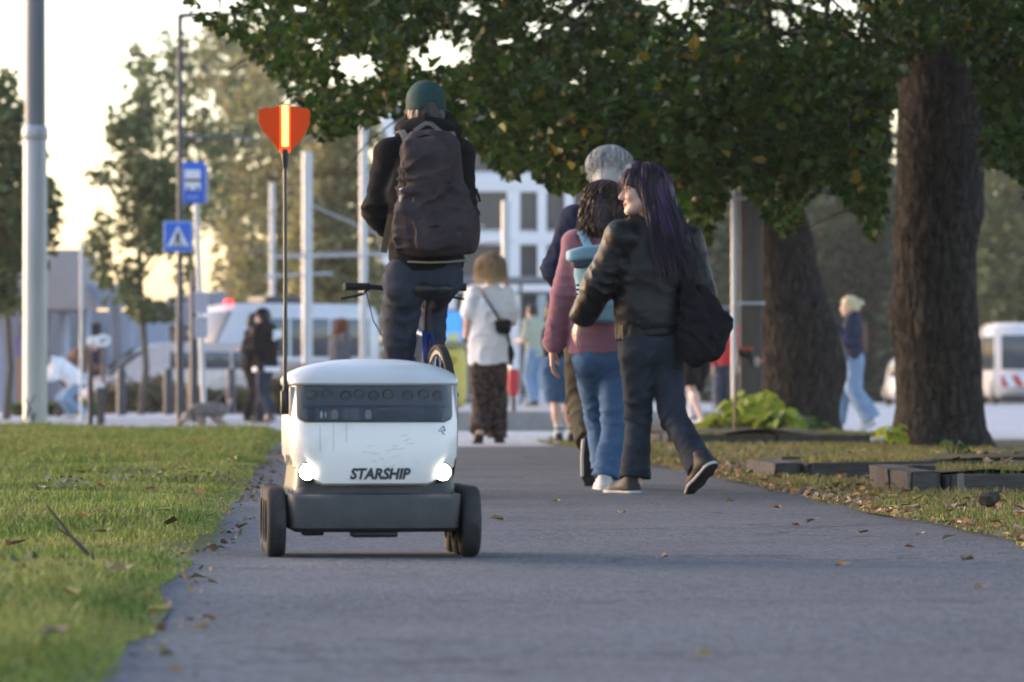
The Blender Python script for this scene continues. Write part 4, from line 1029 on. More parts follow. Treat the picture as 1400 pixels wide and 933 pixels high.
# ------------------------------------------------------------------ the people
def cloth(name, col, rough=.85, var=.12, sc=14, bump=.35, bs=260, **k): return M(name, col, rough, var, sc, bump, bs, spec=.2, **k)
BLACKCL = cloth('black_jersey', (.007, .007, .009), .9, .3)
DENIM = cloth('dark_denim', (.028, .036, .055), .85, .3, 9, col2=(.045, .055, .082))
JEANBLU = cloth('blue_denim', (.045, .105, .22), .85, .1, 7, col2=(.085, .165, .30))
JEANBLK = cloth('black_denim', (.015, .020, .030), .85, .1, 7, col2=(.034, .044, .064))
JEANLT = cloth('pale_denim', (.17, .27, .42), .85, .1, 6, col2=(.27, .37, .50))
OLIVE = cloth('olive_cotton', (.062, .055, .036), .9, .15, 9)
NAVY = cloth('navy_knit', (.014, .022, .055), .9, .2, 20)
MAUVE = cloth('mauve_fleece', (.27, .12, .155), .95, .1, 12, sheen=.25, col2=(.33, .15, .19))
LEATHER = M('black_leather', (.008, .009, .010), .46, .2, 10, .4, 55, spec=.32)
WHITECL = cloth('white_cotton', (.88, .87, .90), .9, .05, 8)
PATTERN = cloth('brown_print', (.022, .016, .016), .9, .2, 34, col2=(.12, .085, .075), pts=(.42, .62), detail=2)
SHOEBLK = M('shoe_black', (.013, .013, .015), .6, .2, 20, .2, 90); SHOEWH = M('shoe_white', (.62, .62, .62), .6, .1, 20, .2, 90)
SOLEWH = M('sole_white', (.52, .51, .48), .7, .15, 12, .2, 60); SOLEBLK = M('sole_black', (.02, .02, .02), .8, .2, 30, .4, 60)
HPURP = M('hair_purple', (.012, .007, .018), .45, .25, 5, .0, col2=(.10, .028, .135), island=.6, spec=.5, pts=(.5, .78), stretch=(2.5, 2.5, .8))
HBROWN = M('hair_brown', (.035, .014, .008), .5, .2, 6, island=.5); HGREY = M('hair_grey', (.36, .36, .37), .6, .15, 8, island=.35, col2=(.50, .50, .50))
HBLOND = M('hair_blonde', (.52, .38, .22), .5, .2, 5, island=.35, col2=(.24, .15, .08), pts=(.48, .7)); HBLONDL = M('hair_pale_blonde', (.55, .42, .26), .5, .1, 6, island=.3)
HDARK = M('hair_dark', (.015, .011, .010), .5, .2, 6, island=.4); HRED = M('hair_auburn', (.20, .055, .02), .5, .2, 6, island=.3)

# --- cyclist, seen from behind, hands in the front pocket
F = Fig(580, 19.35, 'person', 'person in dark hoodie and green cap riding a bicycle away'); J = F.J; CYC = F
j = dict(f=nrm((-.15, 1, 0)), pel=J(581, 366, .2), waist=J(584, 322, .21), chest=J(583, 252, .23), neck=J(581, 182, .27), shL=J(532, 207, .26), shR=J(624, 209, .23), elL=J(514, 285, .27), wrL=J(545, 322, .44),
         elR=J(631, 292, .26), wrR=J(614, 322, .42), head=J(580, 147, .31), hf=nrm((-.22, 1, -.05)), hipL=J(550, 390, .2), hipR=J(602, 380, .22), knL=J(540, 512, .42), anL=J(534, 640, .36), toL=J(530, 648, .55), knR=J(588, 409, .62), anR=J(593, 515, .36), toR=J(596, 528, .54), hs=.98)
j['hdL'] = Vector((.8, .5, -.2)); j['hdR'] = Vector((-.8, .5, -.2)); j['tsL'] = j['tsR'] = Vector((0, 0, 1)); j['pnL'] = j['pnR'] = Vector((0, -1, 0))
body_mesh(F, j, .84, h=.008)
v = top_vol(F, j, .97, .022, .0075, (.97, .97), .145, .150, .160, (.068, .060, .052), .0)
v.ell(J(582, 172, .22), (.125, .07, .055), None, .03); v.chain([J(548, 172, .27), J(560, 158, .36)], [.04, .035], .03); v.chain([J(618, 174, .27), J(606, 158, .36)], [.04, .035], .03)
v.ell(J(582, 150, .27), (.062, .06, .035), None, .02, 'sub')
v.plane(J(583, 368, .2), (0.05, 0, -1), .006); v.wrinkle(.004, (9, 9, 13), 4, warp=.05); v.build('hoodie', BLACKCL, F.root)
v = pants_vol(F, j, 1.0, .008, .008, (.082, .058, .044, .044), (.97, .97), .126); v.wrinkle(.004, (10, 10, 16), 2, warp=.05); v.build('jeans', DENIM, F.root)
m = MB(); m.tube([J(557, 357.5, .07), J(585, 359, .045), J(612, 358, .05), J(639, 355, .10)], .0085, 6, flat=.6); m.build('shirt_hem', M('grey_cotton', (.33, .31, .28), .9), F.root, True)
hb = hair_base('hair', j['head'], j['hf'], HDARK, F.root, .98, .002, -.075, .03)
v = Vol(np.array(j['head']) - .2, np.array(j['head']) + .3, .006); f_, r_, u_ = head_axes(j['hf'])
c = j['head']; v.ell(c - f_ * .008 + u_ * .035, (.087, .108, .104), [r_, f_, u_], .01, n=2.3); v.plane(c + u_ * .0 - f_ * .05, -u_ + f_ * .08, .006)
v.cone(c + f_ * .09 + u_ * .03, c + f_ * .17 + u_ * .015, .06, .055, .02, (u_, .14)); v.ell(c - f_ * .11 + u_ * .005, (.036, .03, .026), [r_, f_, u_], .004, 'sub')
v.wrinkle(.0015, (14, 14, 14), 2); cap = v.build('cap', M('cap_green', (.008, .045, .042), .85, .2, 12, .3, 240), F.root)
m = MB(); bz = c + u_ * .141 - f_ * .008; m.lathe([(0, .006), (.006, .005), (.009, 0)], bz, 'Z', 10); m.build('button', _MATS['cap_green'], cap, True)
for hp, fw in ((J(535, 655, .33), (-.2, 1, -.05)), (J(610, 528, .32), (-.2, 1, -.12))): shoe(F, hp, fw, (0, 0, 1), SHOEBLK, SOLEWH, 1.02)

# backpack on the cyclist
PACK = cloth('backpack_canvas', (.038, .030, .034), .85, .15, 9, .5, 200, col2=(.056, .046, .051)); PKD = cloth('backpack_trim', (.010, .008, .009), .8); STRAP = cloth('strap_webbing', (.16, .155, .14), .85); TAN = cloth('tan_strap', (.13, .10, .055), .85)
bp = empty('backpack', F.root.location); tag(bp, 'dark plum canvas backpack on the cyclist', 'backpack')
v = Vol(np.array(J(520, 372, -.16)), np.array(J(670, 160, .2)), .0065)
v.cone(J(586, 222, .03), J(594, 312, .0), .128, .180, .03, ((0, 1, 0), .56)); v.ell(J(588, 215, .03), (.128, .085, .115), None, .02, n=3.2); v.ell(J(594, 305, .0), (.178, .098, .14), None, .02, n=3.4)
v.ell(J(600, 322, -.085), (.105, .05, .068), None, .006, n=3.6); v.ell(J(549, 318, .01), (.042, .08, .088), None, .006, n=2.6); v.ell(J(643, 314, .01), (.04, .08, .10), None, .006, n=2.6)
v.ell(J(584, 236, -.05), (.105, .05, .15), None, .008, n=3.2)
v.folds(J(566, 250, -.05), (.3, 0, 1), .015, .09, .2, 3, .08); v.folds(J(610, 262, -.05), (-.5, 0, 1), .013, .07, .15, 5, .06); v.folds(J(548, 330, .0), (.2, 0, 1), .006, .04, .09, 6); v.folds(J(600, 325, -.1), (.1, 0, 1), .004, .06, .12, 7)
v.plane(J(590, 350, 0), (0, 0, -1), .02); v.plane(J(590, 250, .11), (0, 1, 0), .01); v.wrinkle(.004, (8, 8, 7), 6, warp=.06); v.wrinkle(.002, (20, 20, 16), 12); v.build('pack', PACK, bp)
def cord(pts, r, mat, name, flat=1.0, par=None, up=None):
    m = MB(); m.tube(pts, r, 6, flat=flat, up=up); return m.build(name, mat, par if par is not None else bp, True)
cord([J(573, 312, -.118), J(596, 311, -.132), J(621, 312, -.122)], .0035, PKD, 'zip'); cord([J(573, 312, -.118), J(570, 328, -.117), J(572, 343, -.105)], .003, PKD, 'zip')
cord([J(556, 196, -.03), J(552, 225, -.045), J(554, 262, -.06), J(556, 300, -.055)], .0045, PKD, 'zip'); cord([J(560, 192, -.04), J(583, 186, -.055), J(606, 192, -.045), J(613, 225, -.05), J(616, 262, -.06)], .004, PKD, 'zip')
cord([J(562, 190, .02), J(568, 178, .0), J(582, 169, -.015), J(590, 170, -.015), J(603, 181, .0), J(612, 190, .02)], .011, STRAP, 'grab_handle', .4, up=(0, -1, .3))
cord([J(540, 178, .18), J(548, 177, .13), J(553, 185, .09), J(556, 197, .04)], .018, STRAP, 'shoulder_strap', .3, up=(0, -.6, 1)); cord([J(616, 178, .18), J(618, 184, .12), J(614, 197, .05)], .018, STRAP, 'shoulder_strap', .3, up=(0, -.6, 1))
cord([J(534, 292, .10), J(530, 310, .08), J(527, 326, .07), J(524, 345, .07)], .016, TAN, 'side_strap', .25, up=(0, 1, 0))
cord([J(572, 225, -.075), J(566, 243, -.085), J(568, 262, -.08), J(564, 280, -.075)], .0035, STRAP, 'zip_pull'); cord([J(651, 258, .02), J(654, 268, .0), J(656, 276, .0)], .007, PKD, 'strap_end', .4)
m = MB(); m.tube([J(547, 260, -.055), J(557, 258, -.075), J(566, 262, -.085), J(556, 266, -.075), J(547, 264, -.06)], .005, 6); m.build('carabiner', M('steel', (.55, .56, .58), .3, metal=1), bp, True)
m = MB(); m.tube([J(549, 268, -.06), J(548, 275, -.06), J(552, 281, -.055)], .006, 6); m.build('key_fob', M('bone', (.5, .48, .40), .6), bp, True); m = MB(); m.bbox(J(557, 263, -.085), (.018, .01, .012), .003); m.build('buckle', M('teal_plastic', (.02, .11, .16), .5), bp, True)

# --- bicycle under the cyclist (heading away and a little left)
bk = empty('bicycle', F.root.location); tag(bk, 'blue bicycle under the person with the plum backpack', 'bicycle')
hv = nrm((-.208, .978, 0)); sdv = Vector((hv.y, -hv.x, 0)); rh = Vector((.0645, 0, .342)); up = Vector((0, 0, 1)); BT = lambda a, z, sd_=0.0: rh * 1 + hv * a + sdv * sd_ + up * (z - .342)
BLUE = M('bike_blue', (.012, .035, .16), .3, .1, 8, coat=.5); TYRE = M('bike_tyre', (.02, .02, .02), .85, .2, 20, .3, 80); ALU = M('aluminium', (.55, .56, .57), .35, .05, 10, metal=.9); BLKP = M('black_plastic', (.014, .014, .015), .5)
RW = Matrix((sdv, hv, up)).transposed()
for nm, a in (('rear', 0.0), ('front', 1.05)):
    wl = empty('wheel'); wl.parent = bk; wl.matrix_local = Matrix.Translation(BT(a, .342)) @ RW.to_4x4()
    t = MB(); t.lathe([(.318, -.016), (.328, -.021), (.338, -.017), (.342, 0), (.338, .017), (.328, .021), (.318, .016)], (0, 0, 0), 'X', 56); t.build('tyre', TYRE, wl, True)
    t = MB(); t.lathe([(.299, -.011), (.320, -.012), (.320, .012), (.299, .011), (.297, 0), (.299, -.011)], (0, 0, 0), 'X', 56); t.build('rim', M('rim_grey', (.32, .33, .34), .4, metal=.5), wl, True)
    t = MB()
    for k in range(28):
        an = k * 2 * PI / 28; sx = .03 if k % 2 else -.03; an2 = an + (.35 if k % 4 < 2 else -.35); t.tube([(sx, .02 * math.cos(an2), .02 * math.sin(an2)), (0, .3 * math.cos(an), .3 * math.sin(an))], .0014, 4)
    t.build('spokes', ALU, wl); t = MB(); t.lathe([(0, -.05), (.012, -.05), (.014, -.032), (.026, -.03), (.018, -.02), (.018, .02), (.026, .03), (.014, .032), (.012, .05), (0, .05)], (0, 0, 0), 'X', 16); t.build('hub', ALU, wl, True)
m = MB(); bb = BT(.43, .29); st = BT(.27, .74); ht = BT(.80, .80); hb_ = BT(.84, .66)
m.tube([bb, st], .017, 10); m.tube([st - up * .02, ht - up * .03], .016, 10); m.tube([bb, hb_], .019, 10); m.tube([ht + up * .03, hb_ - up * .02], .019, 10)
for s_ in (-1, 1): m.tube([bb + sdv * .03 * s_, rh + sdv * .06 * s_], .010, 8); m.tube([st + sdv * .015 * s_, rh + sdv * .06 * s_], .009, 8)
m.build('frame', BLUE, bk, True)
m = MB()
for s_ in (-1, 1): m.tube([hb_ - up * .03 + sdv * .045 * s_, BT(.93, .50) + sdv * .05 * s_, BT(1.05, .342) + sdv * .055 * s_], .013, 8)
m.build('fork', BLUE, bk, True); m = MB(); m.tube([st, BT(.245, .89)], .0135, 10); m.build('seat_post', BLKP, bk, True)
v = Vol(np.array(BT(.2, .85)) - .25, np.array(BT(.2, .85)) + .25, .007); v.cone(BT(.14, .93, -.045), BT(.30, .935), .05, .035, .03, (up, .7)); v.cone(BT(.14, .93, .045), BT(.30, .935), .05, .035, .03, (up, .7)); v.cone(BT(.28, .935), BT(.40, .93), .03, .02, .03, (up, .6)); v.build('saddle', BLKP, bk)
m = MB(); m.tube([ht + up * .02, BT(.79, .93)], .014, 8); m.tube([BT(.79, .93), BT(.84, .95)], .016, 8); hbp = [BT(.80, .955, -.27), BT(.825, .955, -.18), BT(.85, .95, -.06), BT(.85, .95, .06), BT(.825, .955, .18), BT(.80, .955, .27)]; m.tube(hbp, .0125, 8); hbar = m.build('handlebar', BLKP, bk, True)
for s_ in (-1, 1):
    m = MB(); m.tube([BT(.798, .955, s_ * .285), BT(.81, .955, s_ * .23), BT(.822, .955, s_ * .165)], [.0185, .017, .018], 10); m.build('grip', TYRE, hbar, True)
    m = MB(); m.tube([BT(.83, .95, s_ * .17), BT(.87, .925, s_ * .185), BT(.885, .912, s_ * .23), BT(.875, .90, s_ * .29)], [.012, .009, .007, .006], 6); m.build('brake_lever', BLKP, hbar, True)
    m = MB(); m.tube([BT(.83, .955, s_ * .17), BT(.93, .93, s_ * .16), BT(.96, .80, s_ * .12), BT(.88, .62, s_ * .03)], .0028, 5); m.build('cable', BLKP, hbar, True)
m = MB(); m.lathe([(.07, -.003), (.092, -.003), (.092, .003), (.07, .003), (.07, -.003)], bb + sdv * .045, 'X', 32, rot=RW); m.tube([bb - sdv * .07, bb + sdv * .07], .02, 10); m.tube([bb - sdv * .075, BT(.44, .12, -.075)], .011, 6); m.tube([bb + sdv * .075, BT(.42, .46, .075)], .011, 6); m.build('crankset', ALU, bk, True)
for s_, z in ((-1, .12), (1, .46)): m = MB(); m.bbox(BT(.43, z, s_ * .125), (.09, .07, .022), .005, rot=RW); m.build('pedal', BLKP, bk, True)
m = MB(); m.tube([BT(.43, .382, .045), BT(.0, .375, .045)], .004, 5); m.tube([BT(.43, .198, .045), BT(.0, .305, .045)], .004, 5); m.build('chain', ALU, bk)

# --- woman with purple hair and leather jacket, mid-stride, face turned left
F = Fig(885, 20.0, 'person', 'person with long purple hair in black leather jacket looking left'); J = F.J
j = dict(f=nrm((-.45, .9, 0)), pel=J(889, 468, 0), waist=J(890, 420, 0), chest=J(894, 362, 0), neck=J(888, 308, 0), shL=J(850, 327, -.07), shR=J(938, 331, .07), elL=J(819, 390, -.03), wrL=J(797, 432, .06), elR=J(957, 402, .04), wrR=J(948, 455, .12),
         head=J(881, 262, 0), hf=nrm((-1, -.06, -.02)), hipL=J(870, 480, -.03), hipR=J(908, 480, .04), knL=J(874, 572, .05), anL=J(868, 655, .02), toL=J(852, 668, .16), knR=J(921, 571, -.03), anR=J(957, 640, -.24), toR=J(945, 668, -.1), hs=.96)
j['hdL'] = Vector((-.35, .3, -.85)); j['pnL'] = Vector((.9, .2, -.2)); j['tsL'] = Vector((-.3, .9, .2)); j['pnR'] = Vector((-1, 0, 0)); j['tsR'] = Vector((0, 1, 0))
body_mesh(F, j, .80, SKIN_PALE, .006, (('L', .45), ('R', .6)), neckr=.048)
v = top_vol(F, j, .93, .032, .0065, (.97, .97), .142, .146, .152, (.072, .064, .048), .0, .060)
v.chain([J(868, 312, -.03), J(890, 318, -.06), J(912, 314, .02)], [.045, .05, .045], .03)
v.plane(J(888, 452, 0), (.12, 0, -1), .008); v.wrinkle(.006, (6, 6, 5), 14, warp=.08); v.wrinkle(.002, (18, 18, 14), 5, warp=.04); jk = v.build('leather_jacket', LEATHER, F.root)
v = Vol(np.array(J(830, 480, -.25)), np.array(J(950, 425, .25)), .0065); v.cone(J(889, 447, 0), J(889, 459, 0), .166, .164, .01, (j['f'], .76)); v.plane(J(889, 441, 0), (-.1, 0, 1), .004); v.plane(J(889, 461, 0), (.12, 0, -1), .004); v.wrinkle(.004, (30, 30, 4), 3); v.build('waistband', LEATHER, jk)
v = Vol(np.array(J(770, 470, -.15)), np.array(J(840, 400, .2)), .006); v.cone(j['wrL'] + (j['elL'] - j['wrL']) * .12, j['wrL'], .044, .043, .005); v.build('cuff', LEATHER, jk)
v = pants_vol(F, j, .92, .008, .0065, (.080, .058, .056, .072), (.99, 1.02), .128); v.wrinkle(.003, (9, 9, 12), 7, warp=.06); v.build('flared_jeans', JEANBLK, F.root)
shoe(F, J(872, 677, -.03), (-.55, .8, 0), (0, 0, 1), SHOEBLK, SOLEWH, .9); shoe(F, J(972, 634, -.36), (-.11, .2, -.150), (-.45, .45, .75), SHOEBLK, SOLEWH, .95)
def ex(v, c, f, r, u): v.cone(c - f * .04 - u * .02, c - f * .10 - u * .27 + Vector((.0, -.03, 0)), .09, .12, .05, ((0, 1, 0), .75)); v.cone(c + f * .035 + u * .085, c + f * .085 + u * .05, .055, .035, .02)
hb = hair_base('hair', j['head'], j['hf'], HPURP, F.root, .96, .006, -.33, .03, ex)
pth = hair_paths(j['head'], j['hf'], 1900, .50, .96, 1.32, .003, 18, .20, .010, 14, None, .20, 5, 1.5); pth[::3] += .006 * np.sin(np.linspace(0, 9, 14))[None, :, None] * RNG.normal(size=(len(pth[::3]), 1, 3)); strands('hair_strands', pth, RNG.uniform(.0016, .0034, len(pth)), HPURP, hb)
pth = hair_paths(j['head'], j['hf'], 200, .3, .96, 1.3, .002, 20, .05, .010, 10, .085, 0, 9, azw=1.2); strands('fringe', pth, .0024, HPURP, hb)
pth = hair_paths(j['head'], j['hf'], 120, .36, .96, 1.2, .003, 20, .10, .010, 14, None, -.22, 15, az0=1.4, azw=.14); strands('front_lock', pth, .0026, HPURP, hb)
# her slouchy shoulder bag
bag = empty('shoulder_bag', F.root.location); tag(bag, 'slouchy black shoulder bag on the purple haired person', 'bag'); BAGM = cloth('bag_black', (.008, .008, .010), .8, .3, 9, .5, 90)
v = Vol(np.array(J(905, 525, -.22)), np.array(J(1020, 370, .14)), .007); v.ell(J(950, 462, -.09), (.088, .06, .135), None, .03); v.cone(J(940, 395, -.08), J(950, 465, -.09), .04, .085, .04, ((0, 1, 0), .6)); v.ell(J(980, 462, -.05), (.052, .055, .11), [(.94, 0, -.34), (0, 1, 0), (.34, 0, .94)], .015); v.cone(J(958, 400, -.03), J(984, 445, -.05), .035, .05, .03); v.folds(J(952, 440, -.12), (.5, 0, 1), .014, .07, .14, 3, .06); v.folds(J(982, 460, -.08), (-.4, 0, 1), .010, .05, .1, 5, .05)
v.wrinkle(.009, (8, 8, 9), 3, warp=.06); v.build('bag_body', BAGM, bag)
m = MB(); m.tube([J(945, 410, -.11), J(930, 370, -.13), J(915, 335, -.12), J(905, 312, -.06)], .02, 6, flat=.25, up=(0, 1, 0)); m.tube([J(962, 408, .02), J(958, 360, .02), J(935, 320, .0)], .018, 6, flat=.25, up=(0, 1, 0)); m.build('strap', BAGM, bag, True)

# --- woman in mauve hooded fleece and wide blue jeans
F = Fig(822, 20.75, 'person', 'person in mauve hooded fleece and wide blue jeans walking away'); J = F.J
j = dict(f=nrm((-.12, 1, 0)), pel=J(822, 486, 0), waist=J(821, 432, 0), chest=J(820, 372, .0), neck=J(824, 320, .02), shL=J(788, 333, 0), shR=J(858, 335, .03), elL=J(769, 404, -.02), wrL=J(757, 474, .03), elR=J(872, 405, .1), wrR=J(868, 468, .18),
         head=J(826, 285, .03), hf=nrm((.1, 1, -.05)), hipL=J(807, 492, 0), hipR=J(838, 492, .02), knL=J(820, 575, .22), anL=J(829, 640, .22), toL=J(826, 655, .4), knR=J(841, 580, .0), anR=J(829, 652, -.06), toR=J(827, 666, .12), hs=.94)
j['hdL'] = Vector((-.08, .15, -1)); j['pnL'] = Vector((1, 0, 0)); j['tsL'] = Vector((0, 1, 0)); j['pnR'] = Vector((-1, 0, 0)); j['tsR'] = Vector((0, 1, 0))
body_mesh(F, j, .80, SKIN, .006, (('L', .45), ('R', .5)), False)
v = top_vol(F, j, .94, .018, .007, (.97, .97), .152, .134, .140, (.062, .053, .046), .03, .056); v.ell(J(824, 330, -.03), (.115, .075, .06), None, .03); v.ell(J(824, 312, -.0), (.06, .05, .035), None, .02, 'sub')
v.plane(J(819, 483, 0), (.02, 0, -1), .006); v.wrinkle(.004, (8, 8, 10), 24, warp=.06); v.build('hooded_fleece', MAUVE, F.root)
v = pants_vol(F, j, .93, .008, .007, (.078, .060, .057, .064), (1.0, 1.02), .122); v.wrinkle(.004, (11, 11, 5), 17, warp=.05); v.build('wide_jeans', JEANBLU, F.root)
shoe(F, J(828, 673.5, -.13), (-.12, 1, 0), (0, 0, 1), SHOEWH, SOLEWH, .88); shoe(F, J(828, 662, .17), (.02, 1, 0), (0, 0, 1), SHOEWH, SOLEWH, .88)
def ex(v, c, f, r, u): v.cone(c - f * .05 - u * .03, c - f * .075 - u * .1, .085, .075, .04)
hb = hair_base('hair', j['head'], j['hf'], HBROWN, F.root, .95, .010, -.16, .03, ex)
pth = hair_paths(j['head'], j['hf'], 420, .27, .95, .9, .012, 55, .16, .014, 13, None, .15, 25); strands('curls', pth, RNG.uniform(.003, .006, len(pth)), HBROWN, hb)
# her pale blue roll-top backpack
PB = cloth('pale_blue_nylon', (.25, .43, .52), .65, .08, 9, .3, 90); PBD = cloth('slate_nylon', (.075, .11, .14), .7); bpk = empty('backpack', F.root.location); tag(bpk, 'pale blue roll top backpack worn over the mauve fleece', 'backpack')
v = Vol(np.array(J(765, 455, -.40)), np.array(J(880, 325, .05)), .0065); v.cone(J(818, 372, -.17), J(820, 425, -.17), .11, .118, .03, ((0, 1, 0), .62)); v.plane(J(819, 442, -.17), (0, 0, -1), .02); v.plane(J(819, 350, -.17), (0, 0, 1), .015); v.wrinkle(.006, (9, 9, 9), 4, warp=.05); v.build('pack', PB, bpk)
v = Vol(np.array(J(760, 380, -.40)), np.array(J(880, 325, .05)), .0065); v.ell(J(814, 358, -.195), (.115, .05, .030), [(.98, 0, .12), (0, 1, 0), (-.12, 0, .98)], .01, n=4); v.build('roll_top', PBD, bpk)
v = Vol(np.array(J(760, 380, -.42)), np.array(J(880, 325, .05)), .006); v.ell(J(812, 347, -.205), (.125, .055, .034), [(.98, 0, .12), (0, 1, 0), (-.12, 0, .98)], .01, n=4); v.wrinkle(.003, (9, 9, 9), 3); v.build('flap', PB, bpk)
for a, b in (((795, 318), (812, 352)), ((848, 320), (836, 352))):
    m = MB(); m.tube([J(a[0] - 2, a[1] + 4, .0), J(a[0], a[1], -.075), J((a[0] * .6 + b[0] * .4), (a[1] + b[1]) / 2, -.13), J(b[0], b[1], -.17)], .022, 6, flat=.3, up=(0, -1, .5)); m.build('shoulder_strap', PB, bpk, True)
m = MB()
for k, (a, b) in enumerate(((789, 392), (789, 398), (789, 404))): m.box(J(a, b, -.242), (.014, .004, .010))
m.build('print', INK, bpk)

# --- grey haired man in navy sweater, pushing off his left foot
F = Fig(818, 22.0, 'person', 'grey haired person in navy sweater and olive trousers'); J = F.J
j = dict(f=nrm((-.03, 1, 0)), pel=J(818, 470, 0), waist=J(822, 412, 0), chest=J(826, 342, .0), neck=J(831, 280, .02), shL=J(787, 302, 0), shR=J(870, 304, .0), elL=J(759, 368, .0), wrL=J(786, 415, .2), elR=J(888, 370, .05), wrR=J(870, 430, .2),
         head=J(834, 239, .04), hf=nrm((.0, 1, -.1)), hipL=J(799, 478, 0), hipR=J(838, 478, .0), knL=J(796, 545, .08), anL=J(806, 607, -.20), toL=J(808, 650, -.14), knR=J(843, 560, .2), anR=J(843, 640, .22), toR=J(843, 652, .42))
body_mesh(F, j, 1.0, SKIN, .008, paint=False)
v = top_vol(F, j, 1.02, .022, .0075, (.97, .97), .155, .15, .16, (.066, .058, .045), .02); v.plane(J(818, 476, 0), (0, 0, -1), .006); v.wrinkle(.006, (9, 9, 12), 44, warp=.05); v.build('sweater', NAVY, F.root)
v = pants_vol(F, j, .98, .012, .0075, (.092, .072, .066, .060), (.94, .98)); v.wrinkle(.004, (10, 10, 20), 27, warp=.06); v.build('trousers', OLIVE, F.root)
shoe(F, J(805, 596, -.27), (.03, .22, -.97), (0, .97, .22), M('shoe_tan', (.20, .15, .10), .7), SOLEBLK, 1.0); shoe(F, J(843, 658, .16), (0, 1, 0), (0, 0, 1), _MATS['shoe_tan'], SOLEBLK, 1.0)
m = MB(); m.tube([J(796, 600, -.285), J(794.5, 625, -.265), J(795, 650, -.235)], .008, 6); m.tube([J(815, 600, -.285), J(818, 625, -.265), J(818, 650, -.235)], .008, 6); m.build('midsole', SOLEWH, F.root, True)
hb = hair_base('hair', j['head'], j['hf'], HGREY, F.root, 1.0, .010, -.055, .02)
pth = hair_paths(j['head'], j['hf'], 1200, .12, 1.0, .5, .010, 70, .03, .022, 7, .09, 0, 31, 2.2); strands('locks', pth, RNG.uniform(.002, .0042, len(pth)), HGREY, hb)

# --- woman in white T-shirt with the cross-body bag
F = Fig(668, 39.5, 'person', 'person in white T-shirt and brown print trousers walking away'); J = F.J
j = dict(f=nrm((.05, 1, 0)), pel=J(668, 500, 0), waist=J(669, 462, 0), chest=J(671, 427, .0), neck=J(671, 397, .02), shL=J(649, 405, 0), shR=J(692, 405, .0), elL=J(640, 440, -.03), wrL=J(635, 475, .02), elR=J(701, 440, .02), wrR=J(688, 452, .2),
         head=J(671, 370, .03), hf=nrm((.1, 1, -.03)), hipL=J(658, 507, 0), hipR=J(679, 507, .0), knL=J(658, 556, .05), anL=J(656, 590, -.12), toL=J(655, 600, .02), knR=J(680, 556, .08), anR=J(680, 598, .06), toR=J(680, 602, .24), hs=1.0)
body_mesh(F, j, .92, SKIN_PALE, .008, paint=False)
v = top_vol(F, j, .97, .026, .009, (.30, .30), .165, .16, .16, (.08, .08, .07), .02); v.plane(J(668, 498, 0), (.04, 0, -1), .006); v.wrinkle(.009, (8, 8, 9), 33, warp=.08); v.build('t_shirt', WHITECL, F.root)
v = pants_vol(F, j, .93, .012, .009, (.094, .080, .082, .088), (1.0, 1.02)); v.wrinkle(.005, (10, 10, 10), 37, warp=.06); v.build('trousers', PATTERN, F.root)
shoe(F, J(656, 598, -.17), (-.1, .9, -.35), (0, .35, .9), SHOEBLK, SOLEBLK, 1.0); shoe(F, J(681, 606, .0), (.08, 1, 0), (0, 0, 1), SHOEBLK, SOLEBLK, 1.0)
hb = hair_base('hair', j['head'], j['hf'], HBLOND, F.root, 1.0, .024, -.11, .03); pth = hair_paths(j['head'], j['hf'], 900, .235, 1.0, .8, .009, 30, .22, .034, 10, None, .02, 41, 1.2); strands('bob', pth, RNG.uniform(.002, .004, len(pth)), HBLOND, hb)
cb = empty('crossbody_bag', F.root.location); tag(cb, 'small black crossbody bag on the white T-shirt', 'bag')
m = MB(); m.tube([J(650, 393, .02), J(655, 394, -.11), J(668, 414, -.165), J(682, 436, -.16), J(693, 455, -.12), J(699, 478, -.03), J(699, 500, .0)], .016, 6, flat=.3, up=(0, -1, 0)); m.build('strap', BLKP, cb, True)
v = Vol(np.array(J(675, 505, -.25)), np.array(J(712, 425, .15)), .009); v.ell(J(688, 447, -.15), (.07, .05, .065), None, .02, n=3); v.ell(J(697, 485, -.0), (.04, .07, .09), None, .02); v.wrinkle(.008, (12, 12, 12), 3); v.build('pouch', BAGM, cb)

# --- child in denim shorts, mostly behind the mauve fleece
F = Fig(765, 39.0, 'person', 'short person in denim shorts and striped socks'); J = F.J
j = dict(f=nrm((-.1, 1, 0)), pel=J(764, 497, 0), waist=J(764, 480, 0), chest=J(763, 466, .0), neck=J(761, 449, .02), shL=J(750, 455, 0), shR=J(776, 456, .0), elL=J(749, 476, .08), wrL=J(757, 488, .2), elR=J(780, 476, .08), wrR=J(770, 488, .2),
         head=J(757, 431, .02), hf=nrm((-.2, 1, 0)), hipL=J(755, 501, 0), hipR=J(773, 501, .0), knL=J(759, 549, .04), anL=J(764, 594, -.02), toL=J(763, 602, .14), knR=J(776, 549, .1), anR=J(782, 594, .1), toR=J(782, 602, .26), hs=.95)
body_mesh(F, j, .74, SKIN_PALE, .009, paint=False, hands=(('L', .4), ('R', .4)), bare=True)
v = top_vol(F, j, .74, .02, .01, (.4, .4), .16, .15, .15); v.plane(J(764, 498, 0), (0, 0, -1), .006); v.wrinkle(.005, (10, 10, 10), 3); v.build('t_shirt', BLACKCL, F.root)
v = pants_vol(F, j, .8, .012, .009, (.11, .10, .08, .08), (-.02, -.02)); v.wrinkle(.005, (12, 12, 9), 6); v.build('denim_shorts', JEANBLU, F.root)
